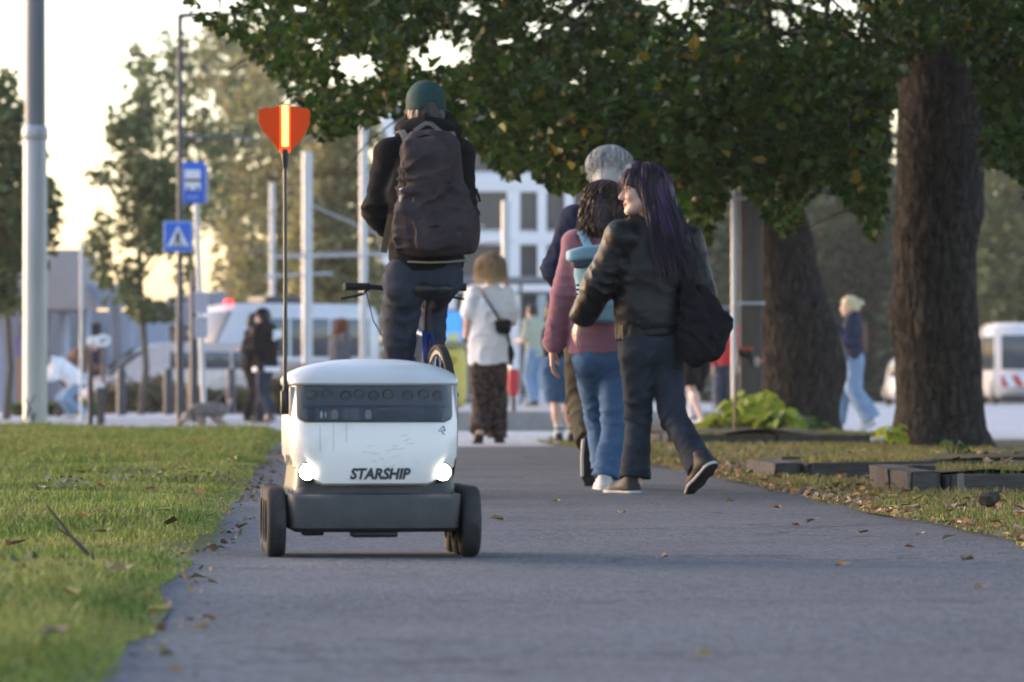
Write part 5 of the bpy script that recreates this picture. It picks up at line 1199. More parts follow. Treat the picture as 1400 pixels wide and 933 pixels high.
for an, sx in ((j['anL'], 0), (j['anR'], 0)):
    m = MB(); m.tube([an + Vector((0, 0, .09)), an + Vector((0, 0, -.02))], [.043, .042], 10); m.build('sock', SHOEWH, F.root, True)
    m = MB(); m.tube([an + Vector((0, 0, .06)), an + Vector((0, 0, .045))], .046, 10); m.build('sock_stripe', SHOEBLK, F.root, True); shoe(F, an + Vector((0, -.06, -.082)), (0, 1, 0), (0, 0, 1), SHOEBLK, SOLEWH, .85)
hair_base('hair', j['head'], j['hf'], HDARK, F.root, .97, .016, -.12, .03)

# --- simpler figures further away: canonical pose, then coloured clothes
def walker(px, d, H, face, label, topm, pantm, hairm, shoem=None, z0=0.0, stride=.12, lean=0.0, g=1.0, arms=('down', 'down'), hair='short', off=.025, sleeve=(.97, .97), hem=(1, 1), prof=(.088, .066, .058, .056), group='people across the street', hf=None, hip=.0, crouch=0.0, skin=None, down=.0):
    F = Fig(px, d, 'person', label, 'person', group); F.root.location.z = z0; k = H / 1.7; f = nrm((*face, 0)); r = Vector((f.y, -f.x, 0)); U = Vector((0, 0, 1))
    def P(a, b, z): return (r * a + f * b + U * z) * k
    zz = -crouch; lz = lambda b, z: P(0, b + lean * max(0, z - .9), z + zz - lean * .25 * max(0, z - .9))
    j = dict(f=f, pel=lz(0, .90), waist=lz(0, 1.04), chest=lz(.01, 1.24), neck=lz(.03, 1.43), head=lz(.06, 1.565), hf=hf and nrm(hf) or nrm(f + U * (-.1 - lean * .5)), hs=1.0)
    j['shL'] = lz(.02, 1.39) - r * .165 * k; j['shR'] = lz(.02, 1.39) + r * .165 * k
    for s_, sg, a in (('L', -1, arms[0]), ('R', 1, arms[1])):
        sh = j['sh' + s_]; sw = -stride * sg * .8
        if a == 'down': el = sh + r * .04 * sg * k + f * (sw * .3) * k - U * .29 * k; wr = el + f * (sw * .5 + .06) * k - U * .25 * k
        elif a == 'up': el = sh + r * .03 * sg * k + f * .05 * k - U * .28 * k; wr = el + f * .16 * k + U * .19 * k - r * .06 * sg * k
        else: el = sh + r * .05 * sg * k + f * .03 * k - U * .28 * k; wr = el + f * .24 * k - U * .03 * k - r * .08 * sg * k
        j['el' + s_] = el; j['wr' + s_] = wr; j['ts' + s_] = f; j['pn' + s_] = -r * sg
        j['hip' + s_] = lz(0, .88) + r * .085 * sg * k; st = stride * sg * 1.6
        an = P(.085 * sg, st, .085 + (.05 if st < -.1 else 0)); j['an' + s_] = an; j['kn' + s_] = j['hip' + s_].lerp(an, .5) + f * (.05 + crouch * .9 + (.06 if st < 0 else 0)) * k; j['to' + s_] = an + f * .16 * k - U * .06
    h = .011; body_mesh(F, j, .93 * g, skin or SKIN_PALE, h, paint=False, bare=hem[0] < 0)
    v = top_vol(F, j, g, off, h, sleeve, .158, .148, .155, down=down); v.plane(j['pel'] - U * (.03 + down), (f * -lean * .3 - U), .006); v.wrinkle(.008, (8, 8, 9), int(px), warp=.05); F.top = v.build('top', topm, F.root)
    v = pants_vol(F, j, g, .014, h, prof, hem); v.wrinkle(.008, (9, 9, 9), int(px) + 1, warp=.05); v.build('trousers', pantm, F.root)
    for s_ in 'LR':
        back = j['an' + s_].z > .1 * k; fw = (f - U * .45) if back else f; shoe(F, j['an' + s_] - f * .06 - U * (.083 if not back else .06), fw, U + (f * .45 if back else f * 0), shoem or SHOEWH, SOLEWH, 1.0)
    def exb(v, c, f, r, u): v.ell(c - f * .135 + u * .03, (.045, .045, .045), None, .02)
    hb = hair_base('hair', j['head'], j['hf'], hairm, F.root, 1.0, .01, {'short': -.06, 'long': -.2, 'bun': -.06}[hair], .03, exb if hair == 'bun' else None, .008)
    if hair == 'long': pth = hair_paths(j['head'], j['hf'], 160, .36, 1.0, .9, .008, 25, .08, .012, 10, None, .05, 7); strands('locks', pth, .007, hairm, hb)
    F.j = j; return F
DENJ = cloth('denim_jacket', (.030, .040, .070), .85, .2, 8); SAGE = cloth('sage_cotton', (.42, .44, .34), .9, .08, 8); GREYCL = cloth('grey_wool', (.10, .105, .125), .9); REDCL = cloth('red_jersey', (.42, .03, .035), .9); BROWNCL = cloth('brown_cotton', (.17, .10, .07), .9)
F = walker(1168, 53, 1.62, (-1, .12), 'blonde person in denim jacket walking left past the tree', DENJ, JEANLT, HBLONDL, SHOEWH, stride=.14, arms=('up', 'down'), hair='bun', prof=(.10, .088, .095, .10), off=.035, group=None)
m = MB(); m.lathe([(0, 0), (.03, 0), (.04, .11), (.042, .115), (0, .118)], F.j['wrL'] + Vector((-.10, 0, .0)), 'Z', 14); tagc = m.build('paper_cup', M('cup_paper', (.62, .55, .45), .8), None, True); tagc.location = F.root.location; tag(tagc, 'paper cup in the hand of the blonde person', 'cup')
v = Vol(np.array(F.j['chest']) - .35, np.array(F.j['chest']) + .35, .012); v.cone(F.j['waist'] + Vector((.1, -.03, .02)), F.j['chest'] + Vector((.1, -.03, .02)), .11, .12, .03, ((1, 0, 0), .5)); v.build('jacket_back', BROWNCL, F.root)
walker(731, 75, 1.76, (-.6, .5), 'person in sage shirt and pale jeans looking at a phone', SAGE, JEANLT, HBROWN, SHOEBLK, .2, .03, arms=('fold', 'fold'), sleeve=(.45, .45), off=.03, down=.05)
F = walker(952, 51, 1.66, (-.5, .8), 'person in dark shorts riding the white scooter', BLACKCL, BLACKCL, HDARK, SHOEWH, stride=.16, hem=(-.1, -.1), prof=(.105, .09, .08, .08), arms=('fold', 'fold'))
walker(995, 64, 1.66, (-.4, -.9), 'person in red top half hidden by the grey post', REDCL, DENIM, HBROWN, SHOEBLK, stride=.05)
F = walker(364, 62.6, 1.66, (-.85, .45), 'person in black jacket with pale print walking the dog', BLACKCL, DENIM, HDARK, SHOEBLK, stride=.1, arms=('fold', 'up'), off=.045, down=.10, hf=(-1, .1, -.25)); DOGP = F
m = MB(); bkp = F.j['chest'] + Vector((.165, -.10, .06))
for (a, b, q) in ((-.02, .03, .045), (.03, .0, .05), (-.03, -.04, .04), (.04, .05, .03)): m.lathe([(0, .004), (q, .003), (q, -.003), (0, -.004)], bkp + Vector((a, -.0, b)), 'Y', 12, rot=Euler((0, 0, .5)).to_matrix())
m.build('back_print', WHITECL, F.root); m = MB(); c_ = F.j['pel'] - Vector((0, 0, .10)); m.lathe([(.19, -.035), (.20, 0), (.19, .035)], c_, 'Z', 20); o = m.build('white_hem', WHITECL, F.root, True)
v = Vol(np.array(F.j['head']) - .2, np.array(F.j['head']) + .25, .009); v.ell(F.j['head'] + Vector((.0, 0, .05)), (.105, .09, .085), None, .01); v.cone(F.j['head'] + Vector((-.08, 0, .06)), F.j['head'] + Vector((-.17, .02, .045)), .05, .045, .01, ((0, 0, 1), .2)); v.plane(F.j['head'] + Vector((0, 0, .035)), (0, 0, -1), .005); v.build('cap', BLACKCL, F.root)
walker(343, 65.5, 1.62, (.9, .3), 'second person in black standing beside the dog walker', BLACKCL, BLACKCL, HDARK, SHOEBLK, stride=.03, arms=('fold', 'fold'))
walker(463, 72, 1.66, (.7, .6), 'auburn haired person in grey wool coat behind the robot', GREYCL, JEANLT, HRED, SHOEBLK, stride=.04, hair='long')
walker(86, 78, 1.7, (.9, .3), 'stooping person in brown with a pale cap at the stall', BROWNCL, DENIM, HGREY, SHOEBLK, stride=.04, lean=.75, arms=('fold', 'fold'), crouch=.12)
walker(108, 76, 1.62, (-.8, -.3), 'dark haired person in white bending down by the bollards', WHITECL, JEANLT, HDARK, SHOEWH, stride=.06, lean=.95, crouch=.25, arms=('fold', 'fold'), hair='long')
# ------------------------------------------------------------------ street furniture
GALV = M('galvanised', (.48, .50, .52), .5, .12, 5, .1, 40, metal=.35, stretch=(1, 1, .15)); DKPOST = M('painted_post', (.035, .040, .055), .5, .15, 8); GALV2 = M('galvanised_dull', (.20, .21, .23), .55, .12, 5, .1, 40, metal=.3, stretch=(1, 1, .15))
SIGNB = M('sign_blue', (.03, .14, .62), .4, .04); SIGNW = M('sign_white', (.78, .79, .82), .45, .03); PAPER = M('notice_paper', (.60, .60, .66), .8); GREYTX = M('print_grey', (.16, .17, .22), .7)
def cyl(name, parent, prof, mat, c=(0, 0, 0), n=20):
    m = MB(); m.lathe(prof, c, 'Z', n); return m.build(name, mat, parent, True)
def prof_px(d, rows): # (photo row, width px) -> lathe profile
    s = FPX / d; return [(w_ / 2 / s, CAM_H + (HOR - y) / s) for y, w_ in rows]
# big stepped lamp post at the left
d = gdist(597); p = gpt(48, 597); r = empty('lamp_post', p); tag(r, 'thick stepped grey lamp post with a scribble near its foot', 'lamp post')
cyl('lower_shaft', r, prof_px(d, [(597, 34), (400, 33), (190, 32)]), GALV, n=28); cyl('collar', r, prof_px(d, [(192, 33), (190, 36), (177, 36), (172, 30), (172, 20)]), GALV, n=28); cyl('upper_shaft', r, prof_px(d, [(176, 29), (0, 28), (-300, 25), (-500, 22)]), GALV2, n=28)
s = FPX / d; zz = lambda y: CAM_H + (HOR - y) / s
m = MB(); m.tube([(0, 0, zz(-480)), (0, -.3, zz(-520)), (0, -1.4, zz(-540))], .06, 10); m.build('arm', GALV2, r, True); m = MB(); m.bbox((0, -1.6, zz(-540)), (.28, .6, .12), .03); m.build('lamp_head', GALV2, r, True)
m = MB(); rg = random.Random(3); R_ = 17.2 / s
for k in range(7):
    a0 = -PI / 2 + rg.uniform(-.9, -.1); pts = []
    z_ = zz(545 + k * 6)
    for q in range(6): a = a0 + (q - 2.5) * .16 * (1 if k % 2 else -1); pts.append((R_ * math.cos(a), R_ * math.sin(a), z_ - .10 + .035 * q * (1 if k % 3 else -1) + rg.uniform(-.04, .04)))
    m.tube(pts, .006, 5)
m.build('scribble', INK, r)
# tall dark lamp post with the crossing sign
d = 60; p = Vector(((246 - 700) * d / FPX, d, 0)); r = empty('lamp_post', p); tag(r, 'slim dark lamp post carrying the pedestrian crossing sign', 'lamp post'); s = FPX / d; zz = lambda y: CAM_H + (HOR - y) / s
cyl('shaft', r, [(.055, 0), (.055, zz(440)), (.042, zz(435)), (.036, zz(20))], DKPOST); m = MB(); m.tube([(0, 0, zz(22)), (.35, -.05, zz(20)), (1.3, -.2, zz(21))], [.036, .03, .026], 8); m.build('arm', DKPOST, r, True); m = MB(); m.bbox((1.5, -.23, zz(21)), (.5, .2, .07), .02); m.build('lamp_head', DKPOST, r, True)
m = MB(); m.tube([(0, 0, zz(190)), (.9, 0, zz(186))], .012, 6); m.build('bracket', DKPOST, r, True)
sg = empty('crossing_sign', p + Vector(((244 - 246) / s, -.075, zz(324)))); tag(sg, 'square blue pedestrian crossing sign on the dark lamp post', 'sign'); q = .19
m = MB(); m.bbox((0, 0, 0), (2 * q + .02, .02, 2 * q + .04), .008); m.build('panel', M('sign_border', (.26, .40, .72), .4), sg, True); m = MB(); m.bbox((0, -.008, 0), (2 * q - .025, .012, 2 * q), .004); m.build('field', SIGNB, sg)
m = MB(); m.prism([(-q * .78, -.0165, -q * .72), (q * .78, -.0165, -q * .72), (0, -.0165, q * .78)], (0, -.004, 0)); m.build('triangle', SIGNW, sg)
m = MB(); y_ = -.024; W3 = lambda a, b: (a * q, y_, b * q)
m.lathe([(0, -.003), (.1 * q, -.002), (.1 * q, .002)], W3(.02, .3), 'Y', 10)
for a, b, w_ in (((.0, .2), (-.03, -.12), .022), ((-.03, -.12), (.2, -.55), .014), ((-.03, -.12), (-.22, -.52), .014), ((.0, .12), (.2, -.08), .010), ((.0, .12), (-.18, -.05), .010)): m.tube([W3(*a), W3(*b)], w_, 5)
for k in range(4): m.box(W3(-.42 + k * .28, -.64), (.03, .004, .02))
m.build('walking_figure', INK, sg)
# bus stop flag on its leaning pole
d = 57; p = Vector(((280 - 700) * d / FPX, d, 0)); r = empty('bus_stop_pole', p); tag(r, 'leaning grey bus stop pole with timetables', 'pole'); s = FPX / d; zz = lambda y: CAM_H + (HOR - y) / s; xx = lambda x: (x - 280) / s
m = MB(); m.tube([(0, 0, 0), (xx(266), 0, zz(225))], .035, 12); m.build('pole', GALV, r, True)
m = MB(); m.bbox((xx(265), -.02, zz(250)), (.29, .035, .54), .012); pn_ = m.build('stop_flag', SIGNB, r, True)
m = MB(); m.bbox((xx(282), .02, zz(252)), (.05, .03, .50), .01); m.build('flag_side', M('flag_grey', (.42, .46, .55), .5), r, True)
for yy, hh in ((240, .14), (254, .12)): m = MB(); m.bbox((xx(264), -.045, zz(yy)), (.20, .012, hh), .004); m.build('symbol_panel', SIGNW, pn_)
m = MB(); m.box((xx(264), -.0525, zz(247)), (.2, .004, .035)); [m.lathe([(0, -.002), (.02, -.001), (.02, .002)], (xx(264) + a, -.0545, zz(258)), 'Y', 10) for a in (-.06, .06)]; m.build('bus_symbol', DKPOST, pn_)
m = MB(); [m.box((xx(258 + k * 4), -.044, zz(270)), (.022, .004, .05)) for k in range(4)]; m.build('stop_lettering', M('flag_pale', (.25, .38, .75), .5), pn_)
for yy in (414, 448):
    m = MB(); m.bbox((xx(275.5), -.05, zz(yy)), (.17, .02, .28), .006); o = m.build('timetable', PAPER, r); m = MB()
    for a in range(3):
        for b in range(6): m.box((xx(275.5) - .05 + a * .05, -.0615, zz(yy) + .1 - b * .04), (.03, .002, .022))
    m.build('timetable_print', GREYTX, o)
p = at(265, 500, 66); r = empty('post', (p.x, p.y, 0)); tag(r, 'short dark post behind the bus stop pole', 'post'); cyl('shaft', r, [(.06, 0), (.06, 2.0), (.045, 2.03), (.04, 2.3), (0, 2.3)], DKPOST)
# slim white mast, oval sign, bollards
for px, d, y1, w_, mt, lab in ((111, 70, 330, .05, GALV, 'slim pale mast in front of the pavilion'), (372, 110, 250, .14, GALV, 'pale mast left of the pennant mast behind the dog walker'), (420, 105, 208, .25, GALV, 'thick pale tram mast right of the pennant'), (497, 95, 155, .17, GALV, 'pale mast directly left of the cyclist'), (692, 90, 275, .19, GALV, 'pale post above the person in white T-shirt')):
    r = empty('mast', ((px - 700) * d / FPX, d, 0)); tag(r, lab, 'mast'); s = FPX / d; z1 = CAM_H + (HOR - y1) / s; cyl('shaft', r, [(w_ / 2, 0), (w_ / 2, z1), (0, z1)], mt); cyl('base_plate', r, [(w_, 0), (w_, .05), (w_ * .6, .07)], mt)
    if px in (420, 497): m = MB(); m.tube([(-1.9 if px == 497 else -1.0, 0, z1 * .52), (.6, 0, z1 * .53)], .035, 6); m.tube([(0, 0, z1 * .8), (2.6, 0, z1 * .62)], .02, 6); m.build('bracket_arm', mt, r, True)
d = 62; r = empty('sign_post', ((141 - 700) * d / FPX, d, 0)); tag(r, 'white oval sign on a thin post left of the young tree', 'sign'); s = FPX / d; zz = lambda y: CAM_H + (HOR - y) / s; cyl('post', r, [(.025, 0), (.025, zz(455))], DKPOST); m = MB(); m.lathe([(0, -.012), (.1, -.012), (.105, 0), (.1, .012), (0, .012)], (0, 0, 0), 'Y', 28); o = m.build('oval_panel', SIGNW, r, True); o.scale = (1.05, 1, .88); o.location = (0, -.04, zz(466))
m = MB(); m.box((-.02, -.056, zz(467)), (.02, .003, .07)); m.box((.03, -.056, zz(465)), (.05, .003, .02)); m.build('sign_mark', INK, r)
d = gdist(594)
for px, yt, lab, mt in ((123.5, 500, 'taller dark bollard of the pair beside the lawn', DKPOST), (136, 528, 'shorter brown bollard with a pale cap', M('bollard_brown', (.10, .08, .075), .7))):
    r = empty('bollard', ((px - 700) * d / FPX, d, 0)); tag(r, lab, 'bollard', 'bollards by the lawn'); s = FPX / d; z1 = CAM_H + (HOR - yt) / s; cyl('shaft', r, [(.03, 0), (.03, z1), (0, z1 + .005)], mt)
    if px > 130: cyl('cap', r, [(.0, z1 + .045), (.04, z1 + .04), (.055, z1 + .01), (.05, z1 - .02), (.03, z1 - .02)], SIGNW)
for i, (px, d) in enumerate(((166, 84), (230, 86), (262, 88), (316, 88))):
    r = empty('bollard', ((px - 700) * d / FPX, d, 0)); tag(r, ['dark bollard left of the young tree trunk', 'dark bollard right of the young tree trunk', 'dark bollard between the two lamp and stop poles', 'dark bollard just left of the two people in black'][i], 'bollard', 'dark bollards along the far kerb'); cyl('shaft', r, [(.09, 0), (.09, .85), (.075, .9), (0, .92)], DKPOST)
# post pair in front of the leaning tree: steel tube strapped to a weathered utility pole
d = 43.0; s = FPX / d; zz = lambda y: CAM_H + (HOR - y) / s
r = empty('utility_pole', ((1027 - 700) / s, d + .1, 0)); tag(r, 'weathered square utility pole left of the leaning tree', 'pole'); m = MB(); m.bbox((0, 0, 2.6), (30 / s, .24, 5.2), .02); m.build('shaft', M('weathered_concrete', (.10, .092, .085), .9, .25, 7, .5, 40, stretch=(1, 1, .2)), r, True)
r2 = empty('steel_tube', ((1003.5 - 700) / s, d, 0)); tag(r2, 'pale galvanised tube clamped to the utility pole', 'pole'); cyl('tube', r2, [(.028, 0), (.028, 5.2)], M('galv_bright', (.50, .54, .60), .45, .08, 6, metal=.2))
for yy in (272, 415): m = MB(); m.bbox(((12 if yy == 272 else 20) / s, -.045, zz(yy)), ((30 if yy == 272 else 44) / s, .035, .032), .006); m.build('clamp', _MATS['galv_bright'], r2, True)
tk = empty('toy_on_stem', at(1021, 486, 40.5)); tag(tk, 'small black and red toy in front of the utility pole', 'handle')  # a small toy on a stem, simplified to plain rounded shapes
v = Vol((-.2, -.1, -.2), (.22, .1, .2), .008); v.cone((-.06, 0, .03), (.03, 0, -.01), .034, .03, .02); v.cone((.03, 0, -.01), (.05, 0, -.09), .03, .02, .02); v.build('grip_body', BLKP, tk)
v = Vol((-.1, -.1, -.05), (.12, .1, .15), .008); v.cone((-.02, 0, .05), (.04, 0, .06), .022, .02, .01); v.build('toy_red_part', M('toy_red', (.45, .07, .03), .5), tk)
v = Vol((0, -.1, -.2), (.2, .1, .1), .008); v.ell((.09, 0, -.06), (.035, .03, .05), None, .01); v.build('toy_pale_part', M('toy_grey', (.42, .40, .38), .5), tk); v = Vol((0, -.1, -.2), (.2, .1, .1), .008); v.cone((.11, -.0, -.055), (.15, 0, -.05), .02, .012, .01); v.build('orange_tip', M('tip_orange', (.6, .16, .04), .5), tk)
m = MB(); m.tube([(-.07, 0, .03), (-.10, .02, -.2), (-.11, .03, -.72)], .012, 6); m.build('stem', BLKP, tk, True)

# dog
def dog():
    d = 52.5; s = FPX / d; r = empty('dog', ((284 - 700) / s, d, 0)); tag(r, 'small shaggy grey and tan dog sniffing the road', 'dog'); r.rotation_euler = (0, 0, .12)
    v = Vol((-.42, -.2, -.02), (.36, .2, .5), .0075)
    v.cone((-.10, 0, .245), (.05, 0, .245), .088, .075, .04, ((0, 1, 0), .85)); v.cone((.05, 0, .245), (.17, 0, .25), .075, .072, .04, ((0, 1, 0), .9))
    v.cone((-.13, 0, .25), (-.235, 0, .185), .06, .05, .03); v.ell((-.265, 0, .155), (.055, .048, .05), None, .03); v.cone((-.285, 0, .14), (-.345, 0, .105), .032, .024, .02)
    for sy in (-1, 1): v.cone((-.235, sy * .035, .195), (-.245, sy * .062, .145), .018, .014, .01)
    for sy, o in ((-1, 0), (1, .05)):
        v.chain([(-.11 + o, sy * .05, .20), (-.10 + o, sy * .05, .11), (-.115 + o, sy * .05, .02), (-.14 + o, sy * .05, .014)], [.04, .026, .019, .02], .02)
        v.chain([(.16, sy * .05, .23), (.13 - o, sy * .055, .14), (.20 - o, sy * .055, .085), (.185 - o, sy * .055, .018), (.16 - o, sy * .055, .014)], [.058, .034, .021, .019, .02], .02)
    v.chain([(.22, 0, .28), (.27, 0, .33), (.28, 0, .38)], [.024, .02, .014], .02); v.wrinkle(.007, (26, 26, 18), 5, warp=.03)
    tan, gr = M('dog_tan', (.42, .33, .26), .9, .3, 22, .8, 60), M('dog_grey', (.14, .125, .12), .9, .3, 22, .8, 60, col2=(.25, .22, .20))
    v.build('body', [gr, tan], r, lambda C: ((C[:, 2] < .16) | (C[:, 0] < -.26) | (C[:, 0] > .24)).astype(np.int32))
    m = MB(); m.lathe([(.062, -.008), (.066, 0), (.062, .008)], (-.18, 0, .215), 'X', 16, rot=Euler((0, -.6, 0)).to_matrix()); m.build('collar', BLKP, r, True); return r
DG = dog()
a = DG.location + Vector((-.17, 0, .27)); b = DOGP.root.location + DOGP.j['wrL']; m = MB(); pts = [a.lerp(b, t) - Vector((0, 0, .25 * math.sin(t * PI))) for t in np.linspace(0, 1, 10)]; m.tube(pts, .006, 5)
tag(m.build('dog_leash', BLKP), 'thin dark leash from the shaggy dog to its walker', 'leash')
# white scooter ridden behind the shoulder bag
d = 51; s = FPX / d; r = empty('kick_scooter', ((944 - 700) / s, d - .3, 0)); tag(r, 'white kick scooter under the person in dark shorts', 'scooter'); WP = M('scooter_white', (.60, .63, .68), .4)
m = MB(); m.tube([(.02, .35, .12), (-.01, .30, .55), (.005, .28, 1.0)], .03, 10); m.build('stem', WP, r, True); m = MB(); m.bbox((.1, -.05, .11), (.16, .62, .035), .01, rot=Euler((0, 0, .15)).to_matrix()); m.build('deck', WP, r, True); m = MB(); m.tube([(-.24, .27, 1.0), (.25, .29, 1.0)], .016, 8); m.build('handlebar', BLKP, r, True)
for y in (-.4, .38): m = MB(); m.lathe([(.05, -.02), (.085, -.02), (.1, 0), (.085, .02), (.05, .02), (.05, -.02)], (.02 if y > 0 else .14, y, .1), 'X', 24); m.build('wheel', TYRE, r, True)

# ------------------------------------------------------------------ vehicles far off
def vehicle(name, label, cat, px, d, L, W, H, yaw, body, paint, win, z0=0.0, stripes=False, wheels=((.2, .8)), wr=.45, roof=.86, nose=0.0, sill=.45, nwin=5):
    r = empty(name, ((px - 700) * d / FPX, d, z0), yaw); tag(r, label, cat)
    # body: side profile extruded across, nose at -x
    pr = [(-L / 2 + .05, .28 * wr * 2), (-L / 2, H * .35), (-L / 2 + nose * .35, H * .48), (-L / 2 + nose, H * .93), (-L / 2 + nose + .4, H), (L / 2 - .3, H), (L / 2 - .03, H * .93), (L / 2, H * .4), (L / 2 - .05, .28 * wr * 2)]
    v = bmesh.new(); vs = [v.verts.new((x, -W / 2, z)) for x, z in pr]; f = v.faces.new(vs); e = bmesh.ops.extrude_face_region(v, geom=[f]); bmesh.ops.translate(v, verts=[q for q in e['geom'] if isinstance(q, bmesh.types.BMVert)], vec=(0, W, 0)); bmesh.ops.bevel(v, geom=list(v.edges), offset=.10, segments=3, affect='EDGES'); bmesh.ops.recalc_face_normals(v, faces=v.faces[:])
    me = bpy.data.meshes.new('body'); v.to_mesh(me); v.free(); link('body', me, paint, r, True)
    x0 = -L / 2 + nose + .35; ww = (L / 2 - .3 - x0) / nwin
    for sy in (-1, 1):
        for k in range(nwin): m = MB(); m.bbox((x0 + ww * (k + .5), sy * (W / 2 + .004), H * (sill + roof) / 2), (ww - .08, .03, H * (roof - sill)), .012); m.build('window', win, r, True)
    a = Vector((-L / 2 + nose * .38, 0, H * .50)); b = Vector((-L / 2 + nose * .97, 0, H * .92)); ctr = (a + b) / 2 + Vector((-.02, 0, .02)); m = MB(); m.bbox(ctr, (.04, W * .84, (b - a).length), .015, rot=Euler((0, math.atan2(b.x - a.x, b.z - a.z), 0)).to_matrix()); m.build('windscreen', win, r, True)
    m = MB(); m.bbox((L / 2 + .004, 0, H * .64), (.03, W * .84, H * .42), .012); m.build('rear_window', win, r, True)
    for fx in wheels:
        for sy in (-1, 1): m = MB(); m.lathe([(.0, -.1), (wr * .55, -.11), (wr * .9, -.1), (wr, -.06), (wr, .06), (wr * .9, .1), (wr * .55, .11), (0, .1)], (-L / 2 + fx * L, sy * (W / 2 - .1), wr), 'Y', 24); m.build('wheel', TYRE, r, True)
    for sy in (-1, 1): m = MB(); m.bbox((-L / 2 - .005, sy * W * .36, H * .3), (.05, .3, .16), .02); m.build('headlight', SIGNW, r, True)
    return r
SUNW = M('vehicle_white', (.68, .68, .70), .3, .05, 3, coat=.4); DKG = M('vehicle_glass', (.035, .045, .06), .12, .2, 2, coat=.5)
bus = vehicle('bus', 'white bus with rounded front behind the dog walker', 'bus', 370, 108, 5.0, 2.2, 2.60, math.radians(30), None, SUNW, DKG, wheels=(.2, .78), nose=1.0, sill=.5, nwin=3)
m = MB(); m.lathe([(0, .12), (.10, .09), (.13, 0)], (-1.3, -.3, 2.60), 'Z', 16); m.build('red_beacon', M('beacon_red', (.6, .02, .03), .4, emis=(1, .03, .04), estr=.6), bus, True); m = MB(); m.bbox((.2, 0, 2.70), (1.2, 1.0, .18), .04); m.build('roof_unit', DKPOST, bus, True)
m = MB(); m.bbox((.4, -1.112, .95), (2.4, .02, .5), .006); m.build('side_panel', M('panel_pink', (.42, .33, .30), .5), bus)
vehicle('parked_car', 'low pale car with sloping bonnet left of the bus', 'car', 236, 98, 4.3, 1.75, 1.55, math.radians(18), None, M('car_sunset_tint', (.60, .50, .46), .3, coat=.5), DKG, wheels=(.18, .8), wr=.31, nose=1.5, sill=.62, nwin=3)  # pale car; the sunset it reflects is put into the paint colour
tr_ = vehicle('service_truck', 'pale service vehicle with red and white warning stripes', 'truck', 1394, 150, 5.2, 2.3, 2.75, math.radians(-89), None, SUNW, DKG, wheels=(.2, .8), nose=.8, sill=.42, roof=.84, nwin=3)
for s_, xw in ((0, 2.64),):
    m = MB(); m.bbox((2.63, 0, .80), (.05, 2.06, .42), .01); bd = m.build('tail_board', SIGNW, tr_)
    for k in range(4): m = MB(); y0_ = -.95 + k * .52; m.prism([(2.658, y0_, .61), (2.658, y0_ + .24, .61), (2.658, y0_ + .02, .99), (2.658, y0_ - .22 if k else -1.0, .99)], (.006, 0, 0)); m.build('warning_stripe', M('stripe_red', (.55, .03, .03), .45), bd)
    m = MB(); m.bbox((2.68, 0, .25), (.12, 2.0, .16), .03); m.build('bumper', DKPOST, tr_, True)
vehicle('parked_car', 'small white car glimpsed just left of the straight trunk', 'car', 1256, 140, 3.9, 1.7, 1.5, math.radians(-85), None, SUNW, DKG, wheels=(.18, .8), wr=.31, nose=1.2, sill=.6, nwin=3)

# ------------------------------------------------------------------ buildings
FACW = M('facade_white', (.80, .80, .82), .7, .05, 1, .05, 20); PANE = M('facade_glass', (.045, .06, .075), .15, .3, .4, coat=.3)
d = 140; s = FPX / d; r = empty('office_building', ((640 - 700) / s, d, 0)); tag(r, 'white framed office building with large dark windows', 'building'); X = lambda px: (px - 640) / s; Zf = lambda py: CAM_H + (HOR - py) / s
HB = Zf(140); m = MB(); m.box((X(706), 1.2, HB / 2), (X(890) - X(522), .6, HB)); m.build('back_wall', M('interior_dark', (.10, .11, .13), .8), r)
cols = [530, 614, 702, 741, 778, 866]; rows = [(152, 185), (200, 238), (263, 318), (335, 382), (402, 545)]
zb = sorted(set([Zf(y) for ab in rows for y in ab])); cw = .42
for px in cols: m = MB(); m.bbox((X(px), 0, HB / 2), (cw if px not in (741, 778) else .3, .5, HB), .02); m.build('column', FACW, r, True)
for i in range(len(rows) - 1): z0, z1 = Zf(rows[i + 1][0]), Zf(rows[i][1]); m = MB(); m.bbox((X(702), -.05, (z0 + z1) / 2), (X(885) - X(518), .42, z1 - z0), .02); m.build('floor_band', FACW, r, True)
for i in range(len(cols) - 1):
    for a, b in rows:
        x0, x1 = X(cols[i]) + .22, X(cols[i + 1]) - .22; z0, z1 = Zf(b), Zf(a)
        if x1 - x0 < .2: continue
        m = MB(); m.box(((x0 + x1) / 2, .12, (z0 + z1) / 2), (x1 - x0 + .04, .04, z1 - z0 + .04)); w_ = m.build('window', PANE, r); m = MB(); m.box(((x0 + x1) / 2, .08, z0 + .06), (x1 - x0, .06, .05)); m.build('sill', FACW, w_)
# stop shelter in front of it
d = 88; s = FPX / d; r = empty('stop_shelter', ((725 - 700) / s, d, .2)); tag(r, 'glazed tram stop shelter behind the white T-shirt', 'shelter'); X = lambda px: (px - 725) / s; Zf = lambda py: CAM_H + (HOR - py) / s - .2
for px in (596, 640, 694, 712, 758, 800, 860): m = MB(); m.bbox((X(px), 0, Zf(385) / 2), (.06, .08, Zf(385)), .01); m.build('upright', GALV2, r, True)
m = MB(); m.bbox((X(720), -.1, Zf(384)), (X(870) - X(585), 1.5, .12), .02); m.build('roof', GALV2, r, True); m = MB(); m.bbox((X(720), 0, Zf(401)), (X(870) - X(585), .06, .05), .01); m.build('rail', GALV2, r, True)
for a, b in ((640, 694), (712, 758), (758, 800), (800, 860)): m = MB(); m.box(((X(a) + X(b)) / 2, .02, Zf(385) * .52), (X(b) - X(a) - .08, .012, Zf(385) * .8)); m.build('pane', glass_mat('shelter_glass', (.85, .92, .95), .05, .85), r)
